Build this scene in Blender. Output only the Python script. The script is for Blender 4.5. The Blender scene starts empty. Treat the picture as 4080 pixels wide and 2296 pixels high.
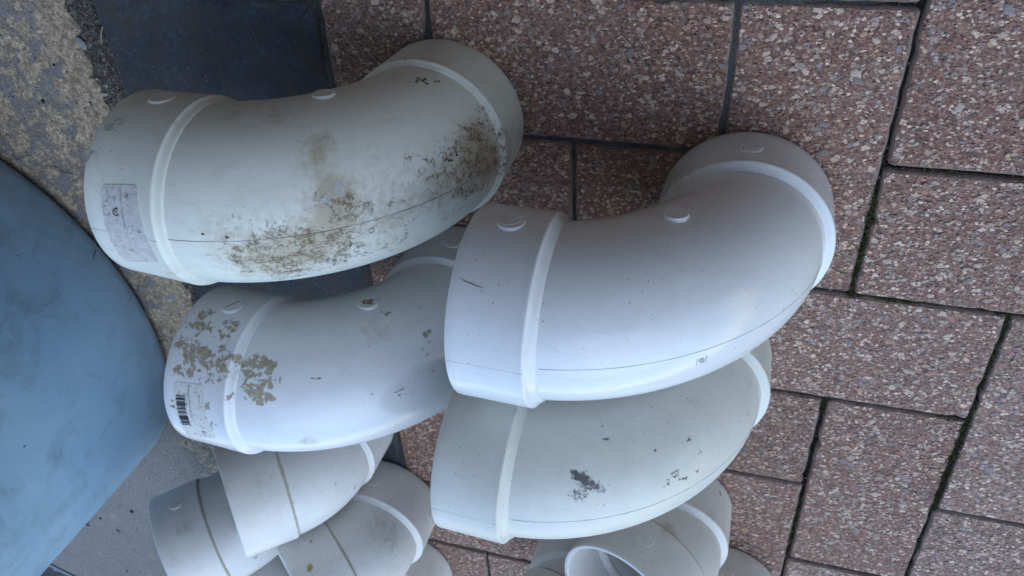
import bpy, bmesh, math, random
from mathutils import Vector, Matrix, noise
from mathutils.bvhtree import BVHTree

random.seed(11)
W = 0.1                                   # one paver width in metres
scene = bpy.context.scene
C = scene.collection
PI = math.pi

# ------------------------------------------------------------------ camera
CAM = Vector((0.185545, 1.419132, 4.964810)) * W
RIGHT = Vector((0.955936, -0.048937, -0.289469))
DOWN = Vector((0.130784, -0.811777, 0.569134))
FWD = Vector((-0.262835, -0.581913, -0.769607))
FPX = 3171.83                             # focal length in pixels of the 4080 px photograph
cd = bpy.data.cameras.new('camera')
cam = bpy.data.objects.new('camera', cd)
C.objects.link(cam)
cd.sensor_width = 36.0
cd.lens = 36.0 * FPX / 4080.0
cd.clip_start = 0.01
cd.clip_end = 200.0
m = Matrix((RIGHT, -DOWN, -FWD)).transposed().to_4x4()
m.translation = CAM
cam.matrix_world = m
cd.dof.use_dof = True
cd.dof.focus_distance = 0.40
cd.dof.aperture_fstop = 26.0
scene.camera = cam

# ------------------------------------------------------------------ sky, soft sun, exposure
SUN_EL, SUN_AZ = math.radians(50), math.radians(-42)    # the open sky lies beyond the pipes and to their right
world = bpy.data.worlds.new('World')
scene.world = world
world.use_nodes = True
wn = world.node_tree
for n in list(wn.nodes):
    wn.nodes.remove(n)
sky = wn.nodes.new('ShaderNodeTexSky')
sky.sky_type = 'NISHITA'
sky.sun_disc = False
sky.sun_elevation = SUN_EL
sky.sun_rotation = PI / 2 - SUN_AZ
sky.air_density = 1.3
sky.dust_density = 0.5
sky.ozone_density = 2.2
bg = wn.nodes.new('ShaderNodeBackground')
bg.inputs['Strength'].default_value = 0.15
wo = wn.nodes.new('ShaderNodeOutputWorld')
wn.links.new(sky.outputs[0], bg.inputs[0])
wn.links.new(bg.outputs[0], wo.inputs[0])
sd = bpy.data.lights.new('sun', 'SUN')
sd.energy = 0.8
sd.angle = math.radians(60)
sd.color = (0.60, 0.80, 1.0)
sun = bpy.data.objects.new('sun', sd)
C.objects.link(sun)
sdir = Vector((math.cos(SUN_EL) * math.cos(SUN_AZ), math.cos(SUN_EL) * math.sin(SUN_AZ), math.sin(SUN_EL)))
sun.rotation_euler = sdir.to_track_quat('Z', 'Y').to_euler()
sun.location = sdir * 5
vs = scene.view_settings
vs.view_transform = 'Standard'
vs.look = 'None'
vs.gamma = 1.0
vs.use_curve_mapping = False
vs.exposure = 0.72

# ------------------------------------------------------------------ helpers
def pix_dir(px, py):
    return (RIGHT * ((px - 2040) / FPX) + DOWN * ((py - 1148) / FPX) + FWD).normalized()

def ground_at(px, py, z=0.0):
    d = pix_dir(px, py)
    return CAM + d * ((z - CAM.z) / d.z)

def mesh_obj(name, verts, faces, mat, parent=None, smooth=False, uvs=None):
    me = bpy.data.meshes.new(name)
    me.from_pydata([tuple(v) for v in verts], [], faces)
    me.update()
    if smooth:
        me.polygons.foreach_set('use_smooth', [True] * len(me.polygons))
        me.set_sharp_from_angle(angle=math.radians(32))
    if mat:
        me.materials.append(mat)
    o = bpy.data.objects.new(name, me)
    C.objects.link(o)
    if parent:
        o.parent = parent
    return o

def attr(o, name, vals):
    a = o.data.attributes.new(name, 'FLOAT', 'POINT')
    a.data.foreach_set('value', vals)

def tag(o, label=None, cat=None, group=None, kind=None):
    for k, v in (('label', label), ('category', cat), ('group', group), ('kind', kind)):
        if v:
            o[k] = v
    return o

def smooth(a, b, x):
    t = max(0.0, min(1.0, (x - a) / (b - a)))
    return t * t * (3 - 2 * t)

def box(x0, x1, y0, y1, z0, z1):
    v = [(x, y, z) for z in (z0, z1) for y in (y0, y1) for x in (x0, x1)]
    f = [(0, 2, 3, 1), (4, 5, 7, 6), (0, 1, 5, 4), (2, 6, 7, 3), (0, 4, 6, 2), (1, 3, 7, 5)]
    return v, f

class NT:
    """small node-graph writer"""
    def __init__(self, name):
        self.m = bpy.data.materials.new(name)
        self.m.use_nodes = True
        self.t = self.m.node_tree
        self.b = self.t.nodes['Principled BSDF']
        self.out = self.t.nodes['Material Output']
    def n(self, typ, **kw):
        nd = self.t.nodes.new(typ)
        for k, v in kw.items():
            if k.startswith('i_'):
                key = k[2:]
                key = int(key) if key.isdigit() else key.replace('_', ' ')
                self.set(nd, key, v)
            else:
                setattr(nd, k, v)
        return nd
    def set(self, nd, key, v):
        s = nd.inputs[key]
        if isinstance(v, bpy.types.NodeSocket):
            self.t.links.new(v, s)
        else:
            s.default_value = v
    def coord(self, kind='Object'):
        return self.n('ShaderNodeTexCoord').outputs[kind]
    def noise(self, vec, scale, detail=3.0, rough=0.55, dist=0.0, col=False):
        nd = self.n('ShaderNodeTexNoise', i_Vector=vec, i_Scale=scale, i_Detail=detail, i_Roughness=rough, i_Distortion=dist)
        return nd.outputs['Color' if col else 'Fac']
    def voro(self, vec, scale, feature='F1', out='Distance', rand=1.0):
        nd = self.n('ShaderNodeTexVoronoi', feature=feature, i_Vector=vec, i_Scale=scale, i_Randomness=rand)
        return nd.outputs[out]
    def math(self, op, a, b=0.0, clamp=False):
        return self.n('ShaderNodeMath', operation=op, use_clamp=clamp, i_0=a, i_1=b).outputs[0]
    def ramp(self, fac, stops, mode='LINEAR'):
        nd = self.n('ShaderNodeValToRGB', i_Fac=fac)
        cr = nd.color_ramp
        cr.interpolation = mode
        while len(cr.elements) < len(stops):
            cr.elements.new(0.5)
        for e, (p, c) in zip(cr.elements, stops):
            e.position = p
            if isinstance(c, (int, float)):
                c = (c, c, c)
            e.color = (*c, 1.0)
        return nd.outputs['Color']
    def mix(self, fac, a, b, mode='MIX'):
        nd = self.n('ShaderNodeMix', data_type='RGBA', blend_type=mode, i_0=fac)
        for i, v in ((6, a), (7, b)):
            if isinstance(v, tuple) and len(v) == 3:
                v = (*v, 1.0)
            self.set(nd, i, v)
        return nd.outputs[2]
    def attr(self, name):
        return self.n('ShaderNodeAttribute', attribute_name=name).outputs['Fac']
    def mapr(self, v, a, b, c=0.0, d=1.0):
        return self.n('ShaderNodeMapRange', i_0=v, i_1=a, i_2=b, i_3=c, i_4=d).outputs[0]
    def bump(self, h, strength=0.3, dist=0.001, normal=None):
        nd = self.n('ShaderNodeBump', i_Strength=strength, i_Distance=dist, i_Height=h)
        if normal is not None:
            self.t.links.new(normal, nd.inputs['Normal'])
        return nd.outputs[0]
    def done(self, color=None, rough=None, normal=None, **kw):
        for k, v in (('Base Color', color), ('Roughness', rough), ('Normal', normal)):
            if v is not None:
                if isinstance(v, tuple) and len(v) == 3:
                    v = (*v, 1.0)
                self.set(self.b, k, v)
        for k, v in kw.items():
            self.set(self.b, k.replace('_', ' '), v)
        return self.m

def plain(name, col, rough=0.6, **kw):
    return NT(name).done(col, rough, **kw)

# ------------------------------------------------------------------ materials: ground
def mat_paver():
    g = NT('paver_concrete')
    co = g.coord()
    rnd = g.n('ShaderNodeObjectInfo').outputs['Random']
    off = g.n('ShaderNodeCombineXYZ', i_0=g.math('MULTIPLY', rnd, 13.7), i_1=g.math('MULTIPLY', rnd, 7.3), i_2=g.math('MULTIPLY', rnd, 3.1)).outputs[0]
    p = g.n('ShaderNodeVectorMath', operation='ADD', i_0=co, i_1=off).outputs[0]
    st = g.n('ShaderNodeMapping', i_Vector=p, i_Scale=(0.72, 1.0, 1.0)).outputs[0]
    # cement matrix
    big = g.noise(p, 28, 3)
    base = g.mix(big, (0.15, 0.082, 0.064), (0.185, 0.135, 0.113))
    base = g.mix(g.math('MULTIPLY', rnd, 0.6), base, (0.20, 0.165, 0.15))
    fine = g.noise(st, 620, 3, 0.75)
    base = g.mix(g.mapr(fine, 0.40, 0.62), g.mix(0.8, base, (0.03, 0.02, 0.018)), base)
    # sand grains, about 1.2 mm
    v1 = g.n('ShaderNodeTexVoronoi', i_Vector=st, i_Scale=560.0)
    h1 = g.n('ShaderNodeSeparateColor', i_0=v1.outputs['Color'])
    gcol = g.ramp(h1.outputs[0], [(0.0, (0.06, 0.048, 0.046)), (0.2, (0.22, 0.14, 0.115)), (0.40, (0.25, 0.235, 0.225)), (0.58, (0.42, 0.37, 0.32)), (0.72, (0.15, 0.10, 0.088)), (0.88, (0.44, 0.40, 0.35))], 'CONSTANT')
    m1 = g.math('MULTIPLY', g.mapr(g.voro(st, 560.0, 'DISTANCE_TO_EDGE'), 0.04, 0.11), g.math('MULTIPLY', g.math('GREATER_THAN', h1.outputs[1], 0.48), g.mapr(h1.outputs[2], 0.0, 1.0, 0.3, 0.9)))
    base = g.mix(m1, base, gcol)
    # gravel, about 3 mm
    wv = g.n('ShaderNodeVectorMath', operation='ADD', i_0=st, i_1=g.n('ShaderNodeVectorMath', operation='SCALE', i_0=g.noise(p, 500, 1, col=True), i_Scale=0.0016).outputs[0]).outputs[0]
    v2 = g.n('ShaderNodeTexVoronoi', i_Vector=wv, i_Scale=300.0)
    h2 = g.n('ShaderNodeSeparateColor', i_0=v2.outputs['Color'])
    gc2 = g.ramp(h2.outputs[0], [(0.0, (0.17, 0.175, 0.195)), (0.25, (0.36, 0.32, 0.28)), (0.45, (0.23, 0.15, 0.122)), (0.62, (0.24, 0.22, 0.215)), (0.8, (0.38, 0.35, 0.31))], 'CONSTANT')
    m2 = g.math('MULTIPLY', g.mapr(g.voro(wv, 300.0, 'DISTANCE_TO_EDGE'), 0.05, 0.10), g.math('MULTIPLY', g.math('GREATER_THAN', h2.outputs[1], 0.76), g.mapr(h2.outputs[2], 0.0, 1.0, 0.35, 0.85)))
    base = g.mix(m2, base, gc2)
    # open pores
    v3 = g.voro(st, 420)
    pore = g.math('MULTIPLY', g.mapr(v3, 0.26, 0.14), g.mapr(g.noise(p, 160, 1), 0.44, 0.56))
    base = g.mix(g.math('MULTIPLY', pore, 0.85), base, (0.02, 0.016, 0.015))
    # smooth grey arris with grime
    e = g.attr('edge')
    em = g.math('ADD', e, g.math('MULTIPLY', g.math('SUBTRACT', g.noise(p, 150, 3), 0.5), 0.9))
    em = g.mapr(em, 0.42, 0.72)
    ecol = g.mix(g.noise(p, 240, 3), (0.055, 0.05, 0.048), (0.15, 0.14, 0.135))
    base = g.mix(em, base, ecol)
    # grime patches
    base = g.mix(g.mapr(g.noise(p, 14, 3, 0.6), 0.5, 0.78, 0.0, 0.42), base, (0.095, 0.075, 0.064))
    h = g.math('ADD', g.math('MULTIPLY', m1, 0.45), g.math('MULTIPLY', m2, 0.9))
    h = g.math('ADD', h, g.math('MULTIPLY', fine, 0.8))
    h = g.math('SUBTRACT', h, g.math('MULTIPLY', pore, 1.4))
    h = g.math('MULTIPLY', h, g.mapr(em, 0, 1, 1.0, 0.25))
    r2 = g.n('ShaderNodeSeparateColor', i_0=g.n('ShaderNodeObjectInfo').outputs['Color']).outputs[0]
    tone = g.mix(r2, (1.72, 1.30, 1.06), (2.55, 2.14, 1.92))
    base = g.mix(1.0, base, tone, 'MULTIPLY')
    return g.done(base, 0.82, g.bump(h, 1.0, 0.0010))

def mat_dark_paver():
    g = NT('dark_paver_concrete')
    co = g.coord()
    rnd = g.n('ShaderNodeObjectInfo').outputs['Random']
    p = g.n('ShaderNodeVectorMath', operation='ADD', i_0=co, i_1=g.n('ShaderNodeCombineXYZ', i_0=g.math('MULTIPLY', rnd, 9.0)).outputs[0]).outputs[0]
    base = g.mix(g.mapr(g.noise(p, 25, 6, 0.75), 0.34, 0.66), (0.026, 0.030, 0.040), (0.092, 0.105, 0.132))
    v = g.n('ShaderNodeTexVoronoi', i_Vector=p, i_Scale=420.0)
    hs = g.n('ShaderNodeSeparateColor', i_0=v.outputs['Color'])
    sp = g.math('MULTIPLY', g.mapr(v.outputs['Distance'], 0.3, 0.2), g.math('GREATER_THAN', hs.outputs[0], 0.86))
    base = g.mix(g.math('MULTIPLY', sp, 0.6), base, (0.30, 0.31, 0.33))
    fine = g.noise(p, 420, 5, 0.8)
    base = g.mix(g.mapr(fine, 0.36, 0.62, 0.8, 0.0), base, (0.012, 0.013, 0.017))
    grime = g.mapr(g.noise(p, 52, 6, 0.75, 0.4), 0.46, 0.60, 0.0, 0.8)
    base = g.mix(grime, base, (0.058, 0.046, 0.033))
    e = g.attr('edge')
    base = g.mix(g.mapr(g.math('ADD', e, g.math('MULTIPLY', g.math('SUBTRACT', g.noise(p, 130, 3), 0.5), 0.9)), 0.4, 0.7), base, (0.06, 0.054, 0.048))
    return g.done(base, 0.72, g.bump(g.math('ADD', fine, g.math('MULTIPLY', sp, 0.4)), 0.9, 0.0010))

def mat_soil():
    g = NT('joint_soil')
    p = g.coord()
    f = g.mapr(g.noise(p, 480, 5, 0.8), 0.3, 0.7)
    base = g.mix(f, (0.004, 0.0035, 0.003), (0.035, 0.03, 0.024))
    base = g.mix(g.math('MULTIPLY', g.attr('fill'), 0.85), base, g.mix(f, (0.08, 0.074, 0.068), (0.27, 0.255, 0.24)))
    green = g.mapr(g.noise(p, 60, 4, 0.6), 0.52, 0.68)
    base = g.mix(g.math('MULTIPLY', green, 0.5), base, g.mix(f, (0.010, 0.011, 0.004), (0.05, 0.055, 0.018)))
    return g.done(base, 0.95, g.bump(f, 1.0, 0.002))

def mat_chip():
    g = NT('stone_chip')
    ri = g.n('ShaderNodeNewGeometry').outputs['Random Per Island']
    c = g.ramp(ri, [(0.0, (0.42, 0.40, 0.37)), (0.14, (0.18, 0.19, 0.215)), (0.3, (0.31, 0.27, 0.235)), (0.42, (0.21, 0.145, 0.12)), (0.54, (0.33, 0.325, 0.32)), (0.68, (0.15, 0.15, 0.165)), (0.80, (0.43, 0.40, 0.36)), (0.88, (0.27, 0.255, 0.245)), (0.96, (0.36, 0.29, 0.19))], 'CONSTANT')
    p = g.coord()
    n = g.noise(p, 900, 3, 0.6)
    c = g.mix(g.mapr(n, 0.35, 0.75, 0.45, 0.0), c, (0.10, 0.08, 0.07))
    c = g.mix(1.0, c, (1.60, 1.28, 1.08), 'MULTIPLY')
    return g.done(c, 0.6, g.bump(n, 0.4, 0.0004))

def mat_concrete():
    g = NT('weathered_concrete')
    p = g.coord()
    er = g.attr('wear')
    n1 = g.noise(p, 22, 5, 0.62)
    n2 = g.noise(p, 62, 6, 0.72, 0.6)
    skin = g.mix(n1, (0.205, 0.187, 0.18), (0.325, 0.298, 0.282))
    tan = g.mix(g.mapr(g.noise(p, 190, 5, 0.8), 0.36, 0.64), (0.27, 0.19, 0.12), (0.78, 0.62, 0.44))
    wm = g.math('ADD', g.math('MULTIPLY', n2, 0.9), g.math('MULTIPLY', er, 0.42))
    mask = g.mapr(wm, 0.53, 0.60)
    base = g.mix(mask, skin, tan)
    rust = g.mapr(g.noise(p, 34, 4, 0.6, 0.5), 0.56, 0.72, 0.0, 0.55)
    base = g.mix(g.math('MULTIPLY', rust, g.mapr(er, 0.0, 0.3, 0.25, 1.0)), base, (0.25, 0.165, 0.085))
    fine = g.noise(p, 430, 4, 0.8)
    base = g.mix(g.mapr(fine, 0.36, 0.58, 0.75, 0.0), base, (0.10, 0.085, 0.075))
    pit = g.math('MULTIPLY', g.mapr(g.voro(p, 210), 0.2, 0.1), g.mapr(g.noise(p, 55, 1), 0.46, 0.58))
    base = g.mix(g.math('MULTIPLY', pit, 0.8), base, (0.035, 0.03, 0.028))
    h = g.math('SUBTRACT', g.math('ADD', g.math('MULTIPLY', fine, 0.6), g.math('MULTIPLY', mask, g.math('SUBTRACT', g.noise(p, 300, 3, 0.7), 0.8))), g.math('MULTIPLY', pit, 1.5))
    return g.done(base, 0.85, g.bump(h, 1.0, 0.0018))

def mat_grit():
    g = NT('dark_grit')
    p = g.coord()
    v = g.n('ShaderNodeTexVoronoi', i_Vector=p, i_Scale=520.0)
    hs = g.n('ShaderNodeSeparateColor', i_0=v.outputs['Color'])
    c = g.ramp(hs.outputs[0], [(0.0, (0.05, 0.045, 0.038)), (0.35, (0.10, 0.088, 0.07)), (0.6, (0.15, 0.13, 0.105)), (0.85, (0.25, 0.225, 0.19))], 'CONSTANT')
    f = g.noise(p, 260, 4, 0.7)
    c = g.mix(g.mapr(f, 0.35, 0.6, 0.75, 0.0), c, (0.03, 0.027, 0.022))
    return g.done(c, 0.95, g.bump(g.math('ADD', f, g.math('MULTIPLY', v.outputs['Distance'], -0.8)), 1.0, 0.0015))

M_PAVER, M_DARK, M_SOIL, M_CHIP, M_CONC, M_GRIT = mat_paver(), mat_dark_paver(), mat_soil(), mat_chip(), mat_concrete(), mat_grit()

# ------------------------------------------------------------------ materials: plastic
def mat_pvc(name, base, base2, mud=(0.27, 0.21, 0.13), mud2=(0.10, 0.075, 0.045), rough=0.28, mud_scale=260.0, stretch=1.0, dust=0.25, rvar=1.0, dcol=(0.42, 0.36, 0.27), medge=(0.70, 0.735)):
    g = NT(name)
    p = g.coord()
    var = g.noise(p, 18, 4, 0.6)
    c = g.mix(g.mapr(var, 0.35, 0.7), base, base2)
    # fine specks and rubbed-in dust everywhere
    sp = g.math('MULTIPLY', g.mapr(g.voro(p, 240), 0.13, 0.07), g.mapr(g.noise(p, 40, 2), 0.46, 0.6))
    d = g.attr('dust')
    fn = g.noise(p, 190, 5, 0.7)
    dm = g.math('MULTIPLY', g.mapr(g.math('ADD', g.math('MULTIPLY', d, 0.5), g.math('MULTIPLY', fn, 0.75)), 0.52, 0.85), 0.75)
    c = g.mix(g.math('MULTIPLY', dm, g.mapr(d, 0.0, 0.4, dust, 1.0)), c, dcol)
    c = g.mix(g.math('MULTIPLY', sp, 0.7), c, (0.12, 0.10, 0.075))
    # a thin uneven film of handling dirt, and long faint smears
    film = g.math('MULTIPLY', g.mapr(g.noise(p, 34, 5, 0.7, 0.4), 0.46, 0.72), 0.10 + 0.3 * dust)
    c = g.mix(film, c, (0.40, 0.36, 0.30))
    sm_ = g.n('ShaderNodeMapping', i_Vector=p, i_Rotation=(0.2, 0.9, 0.5), i_Scale=(30, 170, 30)).outputs[0]
    c = g.mix(g.math('MULTIPLY', g.mapr(g.noise(sm_, 1.0, 5, 0.7), 0.56, 0.72), 0.10 + 0.2 * dust), c, (0.36, 0.33, 0.29))
    # scratches: thin streaks
    sc = g.n('ShaderNodeMapping', i_Vector=p, i_Rotation=(0.4, 0.7, 0.3), i_Scale=(60, 60, 900)).outputs[0]
    s1 = g.mapr(g.noise(sc, 1.0, 2, 0.5), 0.67, 0.72)
    c = g.mix(g.math('MULTIPLY', s1, 0.07), c, (0.25, 0.23, 0.2))
    # thick mud with a hard broken edge
    mm = g.attr('mud')
    n1 = g.noise(p, mud_scale, 6, 0.68, 0.4)
    n2 = g.noise(p, mud_scale * 0.3, 3, 0.5)
    tot = g.math('ADD', g.math('MULTIPLY', n1, 0.62), g.math('MULTIPLY', n2, 0.38))
    tot = g.math('ADD', tot, g.math('MULTIPLY', mm, 0.5))
    mk = g.math('MULTIPLY', g.mapr(tot, medge[0], medge[1]), g.math('GREATER_THAN', mm, 0.06))
    mcol = g.mix(g.mapr(g.noise(p, mud_scale * 1.7, 3, 0.7), 0.38, 0.62), mud2, mud)
    c = g.mix(mk, c, mcol)
    # old grey residue, flaked
    fl = g.attr('flake')
    ft = g.math('ADD', g.math('MULTIPLY', g.noise(p, 240, 5, 0.6, 0.3), 1.0), g.math('MULTIPLY', fl, 0.5))
    fk = g.math('MULTIPLY', g.mapr(ft, 0.72, 0.75), g.math('GREATER_THAN', fl, 0.06))
    c = g.mix(fk, c, g.mix(g.noise(p, 500, 3, 0.7), (0.36, 0.34, 0.33), (0.56, 0.54, 0.53)))
    # black rubber scuff
    k = g.attr('scuff')
    kt = g.math('ADD', g.math('MULTIPLY', g.noise(g.n('ShaderNodeMapping', i_Vector=p, i_Scale=(1, 1, 1)).outputs[0], 420, 5, 0.75), 1.0), g.math('MULTIPLY', k, 0.45))
    km = g.math('MULTIPLY', g.mapr(kt, 0.72, 0.86, 0.0, 0.9), g.math('GREATER_THAN', k, 0.04))
    c = g.mix(km, c, (0.045, 0.045, 0.05))
    rg = g.math('ADD', g.mapr(fn, 0.3, 0.7, rough - 0.04 * rvar, rough + 0.10 * rvar), g.math('MULTIPLY', mk, 0.5), clamp=True)
    rg = g.math('ADD', rg, g.math('MULTIPLY', dm, 0.25), clamp=True)
    h = g.math('ADD', g.math('MULTIPLY', g.math('MAXIMUM', mk, fk), g.math('ADD', 0.6, n1)), g.math('MULTIPLY', s1, -0.1))
    h = g.math('ADD', h, g.math('MULTIPLY', g.noise(p, 9, 1), 0.5))
    return g.done(c, rg, g.bump(h, 0.6, 0.0006), Specular_IOR_Level=0.5)

M_PVC_A = mat_pvc('pvc_aged', (0.68, 0.685, 0.60), (0.73, 0.73, 0.665), mud=(0.31, 0.225, 0.13), mud2=(0.11, 0.075, 0.04), rough=0.36, mud_scale=560, dust=0.45, dcol=(0.38, 0.285, 0.17), medge=(0.645, 0.775))
M_PVC_B = mat_pvc('pvc_clean', (0.76, 0.77, 0.77), (0.79, 0.80, 0.80), rough=0.16, dust=0.05, rvar=0.3)
M_PVC_C = mat_pvc('pvc_splashed', (0.77, 0.78, 0.79), (0.79, 0.80, 0.81), mud=(0.47, 0.405, 0.30), mud2=(0.34, 0.28, 0.19), rough=0.2, mud_scale=230, dust=0.06, rvar=0.3)
M_PVC_D = mat_pvc('pvc_scuffed', (0.70, 0.70, 0.63), (0.75, 0.745, 0.69), mud=(0.22, 0.19, 0.13), mud2=(0.12, 0.10, 0.06), rough=0.32, mud_scale=420, dust=0.3)
M_PVC_E = mat_pvc('pvc_dull', (0.735, 0.705, 0.665), (0.78, 0.76, 0.73), mud=(0.36, 0.30, 0.19), mud2=(0.25, 0.19, 0.10), rough=0.33, mud_scale=300, dust=0.32)
def mat_seam(name, dark, pale, lo, hi):
    g = NT(name)
    return g.done(g.mix(g.mapr(g.noise(g.coord(), 45, 3, 0.6), lo, hi), dark, pale), 0.6)
M_SEAM = mat_seam('seam_grime', (0.16, 0.14, 0.11), (0.55, 0.56, 0.54), 0.42, 0.62)
M_SEAM_F = mat_seam('seam_faint', (0.34, 0.34, 0.33), (0.74, 0.75, 0.75), 0.36, 0.56)
M_INK = plain('black_ink', (0.012, 0.014, 0.03), 0.6)
M_INK_F = plain('worn_ink', (0.13, 0.14, 0.17), 0.7)
def mat_paper(name, a, b):
    g = NT(name)
    p = g.coord()
    n = g.noise(p, 150, 5, 0.65)
    cr = g.mapr(g.noise(g.n('ShaderNodeMapping', i_Vector=p, i_Scale=(1, 1, 2.5)).outputs[0], 260, 4, 0.7, 1.2), 0.6, 0.72)
    c = g.mix(g.mapr(n, 0.35, 0.7), a, b)
    c = g.mix(g.math('MULTIPLY', cr, 0.55), c, (0.22, 0.19, 0.16))
    return g.done(c, 0.8, g.bump(g.math('SUBTRACT', n, cr), 0.8, 0.0009))
M_PAPER_A = mat_paper('label_weathered', (0.50, 0.48, 0.465), (0.62, 0.60, 0.575))
M_PAPER_C = mat_paper('label_paper', (0.66, 0.66, 0.62), (0.74, 0.74, 0.71))
M_MUD = plain('dried_mud', (0.30, 0.25, 0.17), 0.9)
M_YELLOW = plain('yellow_lichen', (0.42, 0.36, 0.09), 0.85)
M_DEBRIS = plain('rotten_leaf', (0.075, 0.05, 0.022), 0.85)

def mat_barrel():
    g = NT('blue_polyethylene')
    p = g.coord()
    n = g.noise(p, 7, 5, 0.62)
    c = g.mix(g.mapr(n, 0.3, 0.72), (0.235, 0.385, 0.53), (0.31, 0.465, 0.60))
    dirt = g.mapr(g.noise(p, 24, 6, 0.72, 0.7), 0.5, 0.72, 0.0, 0.6)
    c = g.mix(dirt, c, (0.15, 0.20, 0.235))
    low = g.n('ShaderNodeSeparateXYZ', i_0=p).outputs[2]
    band = g.math('MULTIPLY', g.mapr(low, 0.05, 0.0), g.mapr(g.noise(p, 60, 4, 0.65), 0.35, 0.65))
    c = g.mix(g.math('MULTIPLY', band, 0.45), c, (0.15, 0.13, 0.085))
    st = g.n('ShaderNodeMapping', i_Vector=p, i_Rotation=(0.5, 0.2, 0.9), i_Scale=(25, 25, 420)).outputs[0]
    s = g.mapr(g.noise(st, 1, 2), 0.66, 0.73)
    c = g.mix(g.math('MULTIPLY', s, 0.4), c, (0.44, 0.57, 0.66))
    sp = g.math('MULTIPLY', g.mapr(g.voro(p, 130), 0.07, 0.03), g.mapr(g.noise(p, 25, 1), 0.5, 0.6))
    c = g.mix(g.math('MULTIPLY', sp, 0.8), c, (0.05, 0.05, 0.03))
    return g.done(c, g.mapr(n, 0.3, 0.7, 0.34, 0.5), g.bump(g.noise(p, 30, 4), 0.25, 0.002))
M_BARREL = mat_barrel()
M_BLACK = plain('black_plastic', (0.006, 0.006, 0.008), 0.6)
M_GREYBAR = plain('grey_bar', (0.16, 0.18, 0.20), 0.6)

# ------------------------------------------------------------------ the setting
v, f = box(-4.0, 4.0, -4.0, 4.0, -0.12, -0.055)
earth = mesh_obj('ground', v, f, M_SOIL)
tag(earth, kind='structure')

v, f = box(-0.47, 3.99, -3.99, 3.99, -0.0545, -0.016)
v2, f2 = box(-3.99, -0.4705, 0.302, 3.99, -0.0545, -0.016)
f = f + [tuple(i + len(v) for i in q) for q in f2]
tag(mesh_obj('soil', v + v2, f, M_SOIL), kind='structure')

def added_shade_wall():
    g = NT('brick_coloured_render')
    p = g.coord()
    c = g.mix(g.noise(p, 4, 4), (0.13, 0.10, 0.08), (0.17, 0.13, 0.105))
    return g.done(c, 0.9, g.bump(g.noise(p, 60, 4), 0.4, 0.004))
v, f = box(-4.0, 4.0, 0.46, 0.66, -0.054, 2.6)  # unseen wall added behind the camera to block the sky on that side
tag(mesh_obj('added_shade_wall', v, f, added_shade_wall()), kind='structure')

# paving: a bed of dark jointing soil, each paver a part of it
PX0, PX1, PY0, PY1 = -4.72, 6.0, -13.0, 3.0           # in paver widths
v, f = [], []
nx, ny = 330, 480
FILL = []
x0, x1, y0, y1 = -4.74 * W, 6.1 * W, -13.1 * W, 3.1 * W
for j in range(ny + 1):
    for i in range(nx + 1):
        x = x0 + (x1 - x0) * i / nx
        y = y0 + (y1 - y0) * j / ny
        fl = smooth(-2.6, -0.9, y / W + 0.25 * noise.noise(Vector((x * 20, y * 20, 4)))) * smooth(1.3, 0.3, x / W)
        fl = max(fl, 0.8 * smooth(-2.5, -2.7, x / W))
        z = -0.0046 - 0.0022 * smooth(0.5, 1.1, x / W) + 0.0026 * noise.noise(Vector((x * 30, y * 30, 0))) + 0.0014 * noise.noise(Vector((x * 160, y * 160, 0))) + 0.0024 * fl
        FILL.append(max(0.0, min(1.0, fl + 0.5 * noise.noise(Vector((x * 25, y * 25, 8))))))
        v.append((x, y, min(z, -0.0019)))
for j in range(ny):
    for i in range(nx):
        a = j * (nx + 1) + i
        f.append((a, a + 1, a + nx + 2, a + nx + 1))
paving = mesh_obj('paving', v, f, M_SOIL, smooth=True)
attr(paving, 'fill', FILL)
tag(paving, kind='structure')

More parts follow.
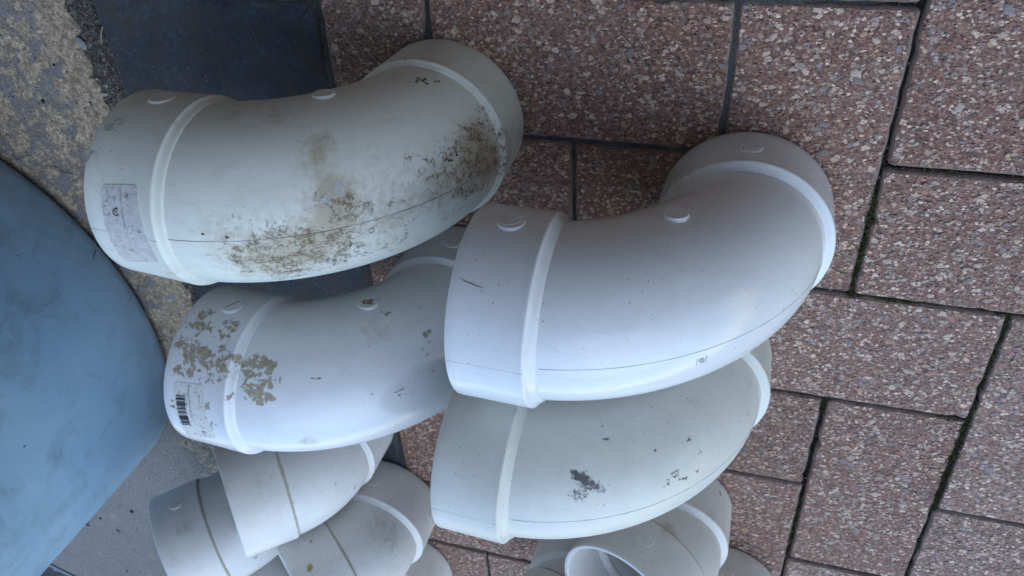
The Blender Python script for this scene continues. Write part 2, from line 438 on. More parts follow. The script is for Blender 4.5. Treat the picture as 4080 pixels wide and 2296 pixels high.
def paver_mesh(ax, bx, ay, by, seed, zt, chamfer=0.0022):
    """a worn concrete paver with rounded, chipped arrises; coordinates in metres"""
    rnd = random.Random(seed)
    L = max(6, int((bx - ax) / 0.006))
    H = max(6, int((by - ay) / 0.006))
    def outline_at(ins):
        rc = max(0.0006, 0.0035 - ins)
        out = []
        x0_, x1_, y0_, y1_ = ax + ins, bx - ins, ay + ins, by - ins
        cs = [(x0_ + rc, y0_ + rc, PI), (x1_ - rc, y0_ + rc, 1.5 * PI), (x1_ - rc, y1_ - rc, 0.0), (x0_ + rc, y1_ - rc, 0.5 * PI)]
        for k, (cx, cy, a0) in enumerate(cs):
            for i in range(5):
                a = a0 + i * PI / 8
                out.append((cx + rc * math.cos(a), cy + rc * math.sin(a), math.cos(a), math.sin(a)))
            nxt = cs[(k + 1) % 4]
            a = a0 + PI / 2
            p = (cx + rc * math.cos(a), cy + rc * math.sin(a))
            q = (nxt[0] + rc * math.cos(a), nxt[1] + rc * math.sin(a))
            n = L if k % 2 == 0 else H
            for i in range(1, n):
                t = i / n
                out.append((p[0] + (q[0] - p[0]) * t, p[1] + (q[1] - p[1]) * t, math.cos(a), math.sin(a)))
        return out
    mx, my = (ax + bx) / 2, (ay + by) / 2
    tx, ty = rnd.uniform(-0.006, 0.006), rnd.uniform(-0.006, 0.006)
    rings = [(0.0, -0.04, 1.0), (0.0, -0.0040, 1.0), (0.0005, -0.0019, 1.0), (0.0013, -0.0007, 0.8), (chamfer, -0.0002, 0.42), (chamfer + 0.0022, 0.0, 0.08), (0.018, 0.0, 0.0)]
    verts, edge = [], []
    so = rnd.uniform(0, 99)
    outline = outline_at(0.0)
    for inset, dz, e in rings:
        ring = outline_at(inset)
        for (x, y, nx_, ny_), (ox_, oy_, _, _) in zip(ring, outline):
            nn = noise.noise(Vector((ox_ * 90 + so, oy_ * 90, so)))
            n2 = noise.noise(Vector((ox_ * 420 + so, oy_ * 420, so + 5)))
            n3 = max(0.0, noise.noise(Vector((ox_ * 150 + so, oy_ * 150, so + 9))) - 0.35)
            d = 0.0
            if dz > -0.03 and inset < 0.01:
                d = 0.0001 + 0.0008 * nn + 0.0006 * n2 + 0.0055 * n3
            X, Y = x - nx_ * d, y - ny_ * d
            Z = zt + dz + (X - mx) * tx + (Y - my) * ty
            if dz > -0.03 and inset < chamfer:
                Z += 0.0005 * n2 - 0.002 * n3
            verts.append((X, Y, Z))
            edge.append(e)
    n = len(outline)
    faces = []
    for r in range(len(rings) - 1):
        for i in range(n):
            j = (i + 1) % n
            faces.append((r * n + i, r * n + j, (r + 1) * n + j, (r + 1) * n + i))
    verts.append((mx, my, zt))
    edge.append(0.0)
    for i in range(n):
        faces.append(((len(rings) - 1) * n + i, (len(rings) - 1) * n + (i + 1) % n, len(verts) - 1))
    return verts, faces, edge

PAVERS = []
def paver(ax, bx, ay, by, mat, seed, gap=0.0065, zt=None, name='paver'):
    g1, g2, g3, g4 = [max(0.0006, gap * W * random.uniform(0.45, 1.35)) for _ in range(4)]
    z = -0.0009 + random.uniform(-0.0006, 0.0004) if zt is None else zt
    vv, ff, ee = paver_mesh(ax * W + g1, bx * W - g2, ay * W + g3, by * W - g4, seed, z)
    o = mesh_obj(name, vv, ff, mat, paving, smooth=False)
    attr(o, 'edge', ee)
    an = random.gauss(0, 0.0035)
    cx_, cy_ = (ax + bx) / 2 * W, (ay + by) / 2 * W
    for q in o.data.vertices:
        dx_, dy_ = q.co.x - cx_, q.co.y - cy_
        q.co.x, q.co.y = cx_ + dx_ - dy_ * an, cy_ + dy_ + dx_ * an
    PAVERS.append((ax, bx, ay, by, mat, z))
    return o

BX = -2.81                                             # the herringbone meets the dark border here
seed = 0
for row in range(-3, 13):
    for col in range(-5, 7):
        ph = (col - (2 - row)) % 4
        if ph == 0:                                    # laid across: two columns of one row
            a0, a1, r0, r1 = col, col + 2, row, row + 1
        elif ph == 2:                                  # laid along: two rows of one column
            a0, a1, r0, r1 = col, col + 1, row, row + 2
        else:
            continue
        a0, a1 = max(a0, BX), min(a1, 6.0)
        if a1 - a0 < 0.12:
            continue
        seed += 1
        j = lambda: random.uniform(-0.006, 0.006)
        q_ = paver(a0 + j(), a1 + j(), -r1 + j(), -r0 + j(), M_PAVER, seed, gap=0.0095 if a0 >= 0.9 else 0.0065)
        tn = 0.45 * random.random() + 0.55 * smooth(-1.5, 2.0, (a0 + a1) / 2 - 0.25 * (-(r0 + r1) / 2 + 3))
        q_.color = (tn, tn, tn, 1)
for k in range(-3, 13):                                # soldier course of dark pavers
    y = -(0.10 + k)
    seed += 1
    paver(-4.74, BX - 0.02, y - 1.0, y, M_DARK, seed, gap=0.006)

# stone chips standing proud of the worn tops
def chips():
    rnd = random.Random(5)
    verts, faces = [], []
    def add(cx, cy, z, a, b, ang, h):
        n = rnd.choice((5, 6, 6, 7))
        i0 = len(verts)
        ca, sa = math.cos(ang), math.sin(ang)
        rad = [rnd.uniform(0.6, 1.25) for _ in range(n)]
        for s, zz in ((1.0, -0.0006), (0.93, h * 0.6), (0.55, h)):
            for k in range(n):
                t = 2 * PI * k / n
                px, py = a * s * rad[k] * math.cos(t), b * s * rad[k] * math.sin(t)
                verts.append((cx + px * ca - py * sa, cy + px * sa + py * ca, z + zz))
        for r in range(2):
            for k in range(n):
                l = (k + 1) % n
                faces.append((i0 + r * n + k, i0 + r * n + l, i0 + (r + 1) * n + l, i0 + (r + 1) * n + k))
        faces.append(tuple(i0 + 2 * n + k for k in range(n)))
    for ax, bx, ay, by, mat, z in PAVERS:
        if mat is not M_PAVER or ay < -10 or by > 1.5 or ax > 3.6:
            continue
        area = (bx - ax) * (by - ay)
        far = 1.0 if ay > -7 else 0.6
        for _ in range(int(330 * area * far)):
            x = rnd.uniform(ax + 0.075, bx - 0.075) * W
            y = rnd.uniform(ay + 0.075, by - 0.075) * W
            s = 0.00085 * math.exp(rnd.gauss(0.05, 0.55))
            s = min(s, 0.0042)
            asp = rnd.uniform(0.5, 0.9)
            add(x, y, z, s, s * asp, rnd.gauss(0, 0.7), min(0.0007, s * 0.35))
    o = mesh_obj('stone_chips', verts, faces, M_CHIP, paving)
    tag(o, kind='stuff')
chips()

def crumbs():
    rnd = random.Random(21)
    verts, faces = [], []
    for ax, bx, ay, by, mat, z in PAVERS:
        if ay < -9.5 or by > 1.2 or ax > 3.2:
            continue
        per = [((ax, ay), (bx, ay)), ((ax, ay), (ax, by))]
        for (p, q) in per:
            ln = math.hypot(q[0] - p[0], q[1] - p[1])
            for _ in range(int(70 * ln)):
                t = rnd.random()
                x = (p[0] + (q[0] - p[0]) * t) * W + rnd.gauss(0, 0.0010)
                y = (p[1] + (q[1] - p[1]) * t) * W + rnd.gauss(0, 0.0010)
                s_ = 0.00045 * math.exp(rnd.gauss(0, 0.45))
                zz = -0.0038 + 0.0028 * noise.noise(Vector((x * 30, y * 30, 0))) + rnd.uniform(-0.0006, 0.001)
                i0 = len(verts)
                for k in range(4):
                    a = PI / 2 * k + rnd.uniform(-0.4, 0.4)
                    verts.append((x + s_ * math.cos(a), y + s_ * math.sin(a), zz - s_ * 0.5))
                verts.append((x + rnd.gauss(0, s_ * 0.3), y + rnd.gauss(0, s_ * 0.3), zz + s_ * 0.8))
                for k in range(4):
                    faces.append((i0 + k, i0 + (k + 1) % 4, i0 + 4))
    gm = NT('joint_crumb')
    ri = gm.n('ShaderNodeNewGeometry').outputs['Random Per Island']
    gm.done(gm.ramp(ri, [(0.0, (0.006, 0.005, 0.004)), (0.5, (0.035, 0.03, 0.024)), (0.8, (0.09, 0.08, 0.066)), (1.0, (0.26, 0.23, 0.19))]), 0.95)
    tag(mesh_obj('joint_crumbs', verts, faces, gm.m, paving), kind='stuff')
crumbs()

# moss and crumbs in the joints
def moss():
    rnd = random.Random(9)
    gm = NT('moss_leaf')
    ri = gm.n('ShaderNodeNewGeometry').outputs['Random Per Island']
    gm.done(gm.ramp(ri, [(0.0, (0.012, 0.014, 0.006)), (0.45, (0.035, 0.038, 0.012)), (0.8, (0.085, 0.088, 0.026)), (1.0, (0.19, 0.175, 0.065))]), 0.9)
    verts, faces = [], []
    def tuft(x, y, z, s):
        for _ in range(7):
            a = rnd.uniform(0, 2 * PI)
            l = s * rnd.uniform(0.6, 1.4)
            wdt = l * 0.22
            ox, oy = rnd.gauss(0, s * 0.5), rnd.gauss(0, s * 0.5)
            d = (math.cos(a), math.sin(a))
            lean = rnd.uniform(0.3, 1.0)
            i0 = len(verts)
            verts.extend([(x + ox - d[1] * wdt, y + oy + d[0] * wdt, z), (x + ox + d[1] * wdt, y + oy - d[0] * wdt, z),
                          (x + ox + d[0] * l * lean, y + oy + d[1] * l * lean, z + l * (1.2 - lean * 0.6))])
            faces.append((i0, i0 + 1, i0 + 2))
    def line(xa, ya, xb, yb, n, wid, dens):
        for _ in range(n):
            t = rnd.random()
            x = (xa + (xb - xa) * t) * W + rnd.gauss(0, wid)
            y = (ya + (yb - ya) * t) * W + rnd.gauss(0, wid)
            if noise.noise(Vector((x * 45, y * 45, 3.3))) + dens < 0:
                continue
            tuft(x, y, -0.0042 + rnd.uniform(0, 0.003), rnd.uniform(0.0007, 0.0017))
    line(2, -3.0, 2, -4.05, 900, 0.0016, 0.5)          # the thick green joint on the right
    line(2, -2.0, 2, -3.0, 420, 0.0009, 0.15)
    line(1, -1.0, 1, -2.1, 420, 0.0010, 0.1)
    line(1, -2.0, 2, -2.0, 300, 0.0008, 0.0)
    line(1, -3.0, 1, -5.0, 600, 0.0010, 0.1)
    line(2, -4.0, 2, -5.6, 350, 0.0009, 0.0)
    line(1, -3.0, 2, -3.0, 150, 0.0007, -0.05)
    line(1, -1.0, 2.6, -1.0, 120, 0.0007, -0.1)
    o = mesh_obj('moss', verts, faces, gm.m)
    tag(o, 'dark green moss growing in the paver joints', 'moss', kind='stuff')
moss()

# concrete slab on the left with a crumbled edge
def slab_edge(y):
    return (-4.965 + 0.05 * noise.noise(Vector((0, y * 2.1, 1.0))) + 0.05 * noise.noise(Vector((0, y * 6.3, 4.0)))
            + (0.16 * math.exp(-((y + 3.0) / 0.5) ** 2)) - 0.03)
def slab():
    verts, faces, wear = [], [], []
    X0, X1, Y0, Y1 = -12.5, -4.72, -10.6, 3.0
    nx, ny = 230, 330
    for j in range(ny + 1):
        for i in range(nx + 1):
            s = i / nx
            x = X0 + (X1 - X0) * (1 - (1 - s) ** 1.6)
            y = Y0 + (Y1 - Y0) * j / ny
            # the far side of the slab is cut obliquely
            lim = -8.72 - 0.4423 * (x + 9.29)
            if y < lim:
                y = lim
            ed = slab_edge(y) + 0.035 * noise.noise(Vector((x * 9, y * 9, 2)))
            d = ed - x
            z = 0.0022 + 0.0006 * noise.noise(Vector((x * 2, y * 2, 0))) + 0.0005 * noise.noise(Vector((x * 9, y * 9, 0)))
            z += 0.0004 * noise.noise(Vector((x * 28, y * 28, 0)))
            wr = math.exp(-max(0, d) / 0.34)
            up = smooth(-4.2, -1.5, y)
            wr = max(wr, 0.30 * up)
            z -= 0.0022 * wr * (0.5 + noise.noise(Vector((x * 6, y * 6, 7)))) * smooth(0.0, 0.3, wr)
            z -= 0.0165 * smooth(0.05, -0.07, d)
            verts.append((x * W, y * W, z))
            wear.append(wr)
    for j in range(ny):
        for i in range(nx):
            a = j * (nx + 1) + i
            y0, y1 = verts[a], verts[a + nx + 1]
            if abs(y0[1] - y1[1]) < 1e-9 and abs(verts[a + 1][1] - verts[a + nx + 2][1]) < 1e-9:
                continue
            faces.append((a, a + 1, a + nx + 2, a + nx + 1))
    # front face of the oblique edge
    o = mesh_obj('concrete_slab', verts, faces, M_CONC, smooth=True)
    attr(o, 'wear', wear)
    tag(o, kind='structure')
    return o
slab_o = slab()
def p_(x, lim_off=0.0):
    return (x, -8.72 - 0.4423 * (x + 9.29) + lim_off)
vv, ff = [], []
for k in range(41):
    x = -12.5 + (8.0) * k / 40
    X, Y = p_(x, 0.004)
    vv += [(X * W, Y * W, 0.0012), (X * W, Y * W, -0.05)]
    if k:
        a = 2 * k
        ff.append((a - 2, a, a + 1, a - 1))
face = mesh_obj('slab_face', vv, ff, M_CONC, slab_o)
attr(face, 'wear', [0.5] * len(vv))

def pebble(px, py, rx, ry, col, seed, z=0.0015, h=0.5, ang=0.0):
    c = ground_at(px, py)
    rnd = random.Random(seed)
    bm = bmesh.new()
    bmesh.ops.create_icosphere(bm, subdivisions=3, radius=1.0)
    ca, sa = math.cos(ang), math.sin(ang)
    for q in bm.verts:
        k = 1 + 0.22 * noise.noise(q.co * 1.5 + Vector((seed, 0, 0))) + 0.06 * noise.noise(q.co * 5 + Vector((seed, 3, 0)))
        x, y = q.co.x * rx * k, q.co.y * ry * k
        q.co = Vector((c.x + x * ca - y * sa, c.y + x * sa + y * ca, z + q.co.z * min(rx, ry) * h * k))
    me = bpy.data.meshes.new('pebble')
    bm.to_mesh(me)
    bm.free()
    me.polygons.foreach_set('use_smooth', [True] * len(me.polygons))
    me.materials.append(col)
    o = bpy.data.objects.new('pebble', me)
    C.objects.link(o)
    o.parent = slab_o
def stone(name, a, b):
    g = NT(name)
    p = g.coord()
    n = g.noise(p, 160, 4, 0.6, 0.6)
    return g.done(g.mix(g.mapr(n, 0.35, 0.68), a, b), 0.55, g.bump(n, 0.4, 0.001))
S_GREY = stone('pebble_grey', (0.17, 0.18, 0.185), (0.30, 0.31, 0.31))
S_DARK = stone('pebble_slate', (0.03, 0.04, 0.065), (0.12, 0.14, 0.18))
S_TAN = stone('pebble_tan', (0.30, 0.25, 0.19), (0.46, 0.41, 0.33))
pebble(370, 318, 0.0024, 0.0017, S_TAN, 1, 0.001)
pebble(320, 175, 0.0032, 0.0060, S_GREY, 2, -0.0012, ang=0.5)
pebble(283, 117, 0.0022, 0.0030, S_DARK, 12, -0.0005, ang=0.3)
pebble(366, 410, 0.0018, 0.0030, S_DARK, 3, 0.0008)
pebble(390, 468, 0.0034, 0.0028, S_DARK, 4, -0.0005, ang=0.4)
pebble(372, 475, 0.0026, 0.0026, S_GREY, 5, -0.001)
pebble(415, 350, 0.0040, 0.0022, S_TAN, 6, -0.003)
pebble(405, 380, 0.0045, 0.0018, S_TAN, 13, -0.002)
pebble(400, 450, 0.0050, 0.0016, S_TAN, 14, -0.002)
pebble(302, 458, 0.0013, 0.0021, stone('pebble_orange', (0.42, 0.27, 0.12), (0.5, 0.36, 0.2)), 7, 0.0016)
pebble(683, 1180, 0.0068, 0.0078, S_GREY, 8, -0.0010, 0.45, ang=0.3)
pebble(676, 1282, 0.0020, 0.0058, S_DARK, 9, 0.0002, 0.4)
pebble(350, 190, 0.0030, 0.0012, S_GREY, 15, -0.004)

S_BLACK = plain('black_speck', (0.008, 0.008, 0.008), 0.9)
for k, (px, py, r0, r1) in enumerate([(530, 2033, 0.0030, 0.0030), (404, 2061, 0.0016, 0.0020), (429, 1985, 0.0014, 0.0014), (432, 1978, 0.0012, 0.0012), (510, 2270, 0.0016, 0.0020), (180, 400, 0.0014, 0.0018), (222, 255, 0.0013, 0.0013), (745, 1760, 0.0013, 0.0013)]):
    pebble(px, py, r0, r1, S_BLACK, 40 + k, 0.0022, 0.5)
# grit strip between slab and border
def strip():
    verts, faces = [], []
    nx, ny = 26, 420
    for j in range(ny + 1):
        for i in range(nx + 1):
            x = -5.15 + 0.52 * i / nx
            y = -10.5 + 13.5 * j / ny
            z = -0.0032 + 0.0016 * noise.noise(Vector((x * 7, y * 7, 5))) + 0.0013 * noise.noise(Vector((x * 22, y * 22, 5)))
            z -= 0.0035 * smooth(-4.85, -4.74, x)
            verts.append((x * W, y * W, z))
    for j in range(ny):
        for i in range(nx):
            a = j * (nx + 1) + i
            faces.append((a, a + 1, a + nx + 2, a + nx + 1))
    o = mesh_obj('grit_strip', verts, faces, M_GRIT, smooth=True)
    tag(o, kind='structure')
    rnd = random.Random(3)
    v2, f2 = [], []
    for _ in range(5200):
        y = rnd.uniform(-5.6, 1.2)
        x = rnd.gauss(-4.86, 0.09)
        if x > -4.76 or x < -5.1:
            continue
        s = 0.0005 * math.exp(rnd.gauss(0.2, 0.45))
        z = -0.0028 + 0.0016 * noise.noise(Vector((x * 7, y * 7, 5))) + 0.0013 * noise.noise(Vector((x * 22, y * 22, 5)))
        z -= 0.0035 * smooth(-4.85, -4.74, x)
        i0 = len(v2)
        for k in range(5):
            t = 2 * PI * k / 5 + rnd.uniform(-0.3, 0.3)
            v2.append((x * W + s * math.cos(t), y * W + s * math.sin(t) * 0.8, z - 0.0004))
        v2.append((x * W + rnd.gauss(0, s * 0.2), y * W, z + s * 0.7))
        for k in range(5):
            f2.append((i0 + k, i0 + (k + 1) % 5, i0 + 5))
    gm = NT('grit_grain')
    ri = gm.n('ShaderNodeNewGeometry').outputs['Random Per Island']
    gm.done(gm.ramp(ri, [(0.0, (0.04, 0.036, 0.03)), (0.5, (0.12, 0.105, 0.085)), (0.8, (0.22, 0.20, 0.165)), (1.0, (0.4, 0.37, 0.32))]), 0.9)
    g2 = mesh_obj('loose_grit', v2, f2, gm.m, o)
    tag(g2, kind='stuff')
strip()

def tube_mesh(pts, r, n=6, caps=True, taper=None):
    verts, faces = [], []
    pts = [Vector(p) for p in pts]
    for i, p in enumerate(pts):
        t = (pts[min(i + 1, len(pts) - 1)] - pts[max(i - 1, 0)]).normalized()
        a = t.orthogonal().normalized() if i == 0 else (pa - t * pa.dot(t)).normalized()
        pa = a
        b = t.cross(a)
        rr = r * (taper[i] if taper else 1)
        for k in range(n):
            an = 2 * PI * k / n
            verts.append(p + a * rr * math.cos(an) + b * rr * math.sin(an))
    for i in range(len(pts) - 1):
        for k in range(n):
            l = (k + 1) % n
            faces.append((i * n + k, i * n + l, (i + 1) * n + l, (i + 1) * n + k))
    if caps:
        faces.append(tuple(range(n))[::-1])
        faces.append(tuple((len(pts) - 1) * n + k for k in range(n)))
    return verts, faces

# dry straw on the grit
a, b_ = ground_at(400, 175), ground_at(404, 108)
v, f = tube_mesh([a + Vector((0, 0, -0.0016)), a.lerp(b_, 0.5) + Vector((0.0006, 0, 0.0008)), b_ + Vector((0, 0, -0.0010))], 0.0005, 6)
g = plain('dry_straw', (0.42, 0.31, 0.22), 0.8)
tag(mesh_obj('straw', v, f, g, smooth=True), 'short pale dry straw lying on the grit beside the slab', 'straw')

S_TWIG = plain('twig_bark', (0.07, 0.05, 0.04), 0.9)
for (px, py, qx, qy) in [(338, 2076, 364, 2088), (470, 2103, 484, 2112)]:
    a, b_ = ground_at(px, py), ground_at(qx, qy)
    v, f = tube_mesh([a + Vector((0, 0, 0.0034)), a.lerp(b_, 0.5) + Vector((0, 0, 0.0038)), b_ + Vector((0, 0, 0.0034))], 0.0008, 6)
    tag(mesh_obj('twig', v, f, S_TWIG, smooth=True), 'thin dark twig scrap lying on the concrete ' + ('right beside the blue barrel' if px < 400 else 'midway between barrel and nearest elbow'), 'twig')
# cracks in the slab
def crack(pix, wid):
    pts = [ground_at(*q, 0.0) for q in pix]
    verts, faces = [], []
    dense = []
    for i in range(len(pts) - 1):
        for k in range(6):
            dense.append(pts[i].lerp(pts[i + 1], k / 6))
    dense.append(pts[-1])
    rnd = random.Random(len(pix))
    n = len(dense)
    for i, p in enumerate(dense):
        t = (dense[min(i + 1, n - 1)] - dense[max(i - 1, 0)]).normalized()
        s = Vector((-t.y, t.x, 0))
        ww = wid * (0.35 + 0.65 * math.sin(PI * i / (n - 1))) * rnd.uniform(0.5, 1.3)
        z = 0.0031
        c = p + s * rnd.uniform(-0.0004, 0.0004)
        verts += [(c.x + s.x * ww, c.y + s.y * ww, z), (c.x - s.x * ww, c.y - s.y * ww, z)]
        if i:
            a = 2 * i
            faces.append((a - 2, a - 1, a + 1, a))
    mesh_obj('crack', verts, faces, plain('crack_dirt', (0.05, 0.036, 0.025), 0.95), slab_o)
crack([(60, 632), (85, 628), (110, 615), (135, 617), (152, 624)], 0.0004)
crack([(195, 655), (235, 660), (262, 682), (290, 688), (318, 694)], 0.0005)

# channel drain beyond the slab
dr = bpy.data.objects.new('channel_drain', None)
C.objects.link(dr)
tag(dr, 'black channel drain with a grey rail at the far edge of the concrete', 'drain')
ux, uy = Vector((1, -0.4423, 0)).normalized(), Vector((-0.4423, -1, 0)).normalized()
o0 = Vector((-9.29, -8.72, 0)) * W
def dbox(a0, a1, b0, b1, z0, z1):
    vv, ff = box(a0, a1, b0, b1, z0, z1)
    return [o0 + ux * q[0] + uy * q[1] + Vector((0, 0, q[2])) for q in vv], [tuple(reversed(t)) for t in ff]
dr.location = o0 + Vector((0, 0, -0.054))
def dpart(name, args, mat):
    vv, ff = dbox(*args)
    vv = [q - dr.location for q in vv]
    mesh_obj(name, vv, ff, mat, dr)
dpart('channel', (-0.35, 0.5, 0.001, 0.30, -0.054, -0.030), M_BLACK)
dpart('rail', (-0.35, 0.5, 0.026, 0.035, -0.0095, -0.0050), M_GREYBAR)
for k in range(-6, 10):
    dpart('rib', (0.004 + k * 0.05, 0.010 + k * 0.05, 0.0352, 0.055 if k else 0.042, -0.0095, -0.0060), M_GREYBAR if k == 0 else M_BLACK)

# ------------------------------------------------------------------ blue barrel
def barrel():
    root = bpy.data.objects.new('plastic_barrel', None)
    C.objects.link(root)
    root.location = (-7.694 * W, -3.565 * W, 0.0030)
    tag(root, 'large blue plastic barrel standing on the concrete at the left edge', 'barrel')
    R = 2.40 * W
    prof = [(0.0, 0.006), (R - 0.03, 0.006), (R - 0.022, 0.0), (R - 0.012, 0.0), (R - 0.005, 0.0022), (R - 0.0015, 0.006), (R, 0.013), (R + 0.0006, 0.05), (R + 0.0006, 0.15), (R, 0.25), (R - 0.001, 0.36), (R - 0.004, 0.395), (R - 0.010, 0.41)]
    n = 160
    verts, faces = [], []
    for r, z in prof:
        for k in range(n):
            t = 2 * PI * k / n
            verts.append((r * math.cos(t), r * math.sin(t), z))
    for i in range(len(prof) - 1):
        for k in range(n):
            l = (k + 1) % n
            faces.append((i * n + k, i * n + l, (i + 1) * n + l, (i + 1) * n + k))
    mesh_obj('body', verts, faces, M_BARREL, root, smooth=True)
    prof = [(R - 0.010, 0.411), (R - 0.004, 0.413), (R - 0.001, 0.418), (R - 0.004, 0.424), (R - 0.014, 0.424), (R - 0.02, 0.414), (0.0, 0.412)]
    verts, faces = [], []
    for r, z in prof:
        for k in range(n):
            t = 2 * PI * k / n
            verts.append((r * math.cos(t), r * math.sin(t), z))
    for i in range(len(prof) - 1):
        for k in range(n):
            l = (k + 1) % n
            faces.append((i * n + k, i * n + l, (i + 1) * n + l, (i + 1) * n + k))
    mesh_obj('lid', verts, faces, M_BARREL, root, smooth=True)
    # mould line running round the foot of the wall, and scratches
    def on_wall(px, py, lift):
        d = pix_dir(px, py)
        o = CAM - root.location
        a = d.x ** 2 + d.y ** 2
        b = 2 * (o.x * d.x + o.y * d.y)
        rr = R + 0.0005
        c = o.x ** 2 + o.y ** 2 - rr ** 2
        q = b * b - 4 * a * c
        if q < 0:
            return None
        p = o + d * ((-b - math.sqrt(q)) / (2 * a))
        nrm = Vector((p.x, p.y, 0)).normalized()
        return p + nrm * lift
    def mark(name, pix, wid, mat):
        pts = [on_wall(*q, -wid * 0.45) for q in pix]
        pts = [q for q in pts if q]
        if len(pts) > 1:
            n_ = len(pts)
            vv, ff = tube_mesh(pts, wid, 5, True, [0.4 + 0.6 * math.sin(PI * i / (n_ - 1)) for i in range(n_)])
            mesh_obj(name, vv, ff, mat, root, smooth=True)
    pale = plain('scratch_pale', (0.30, 0.44, 0.56), 0.6)
    dk = plain('scratch_dark', (0.06, 0.10, 0.14), 0.7)
    mark('mould_line', [(20, 910), (80, 975), (150, 1050), (250, 1150), (340, 1270), (400, 1360), (460, 1450), (505, 1540)], 0.00035, dk)
    mark('scratch', [(60, 1100), (110, 1160), (155, 1215), (190, 1275), (215, 1310)], 0.00035, pale)
    mark('scratch', [(80, 1235), (130, 1250), (180, 1275), (220, 1310)], 0.0003, pale)
    mark('scratch', [(185, 1456), (200, 1448), (218, 1458)], 0.0006, pale)
    mark('nick', [(104, 1772), (96, 1780), (96, 1790)], 0.0007, plain('nick_dark', (0.02, 0.02, 0.025), 0.8))
    mark('dirt_spot', [(60, 1015), (74, 1020), (88, 1026)], 0.0009, plain('dirt_spot', (0.13, 0.12, 0.05), 0.9))
    mark('dirt_spot', [(48, 1490), (52, 1494)], 0.0009, plain('dirt_spot_dark', (0.05, 0.05, 0.04), 0.9))
    mark('dirt_spot', [(372, 1028), (380, 1005), (384, 995)], 0.0006, plain('dirt_spot_dark', (0.05, 0.05, 0.04), 0.9))
barrel()

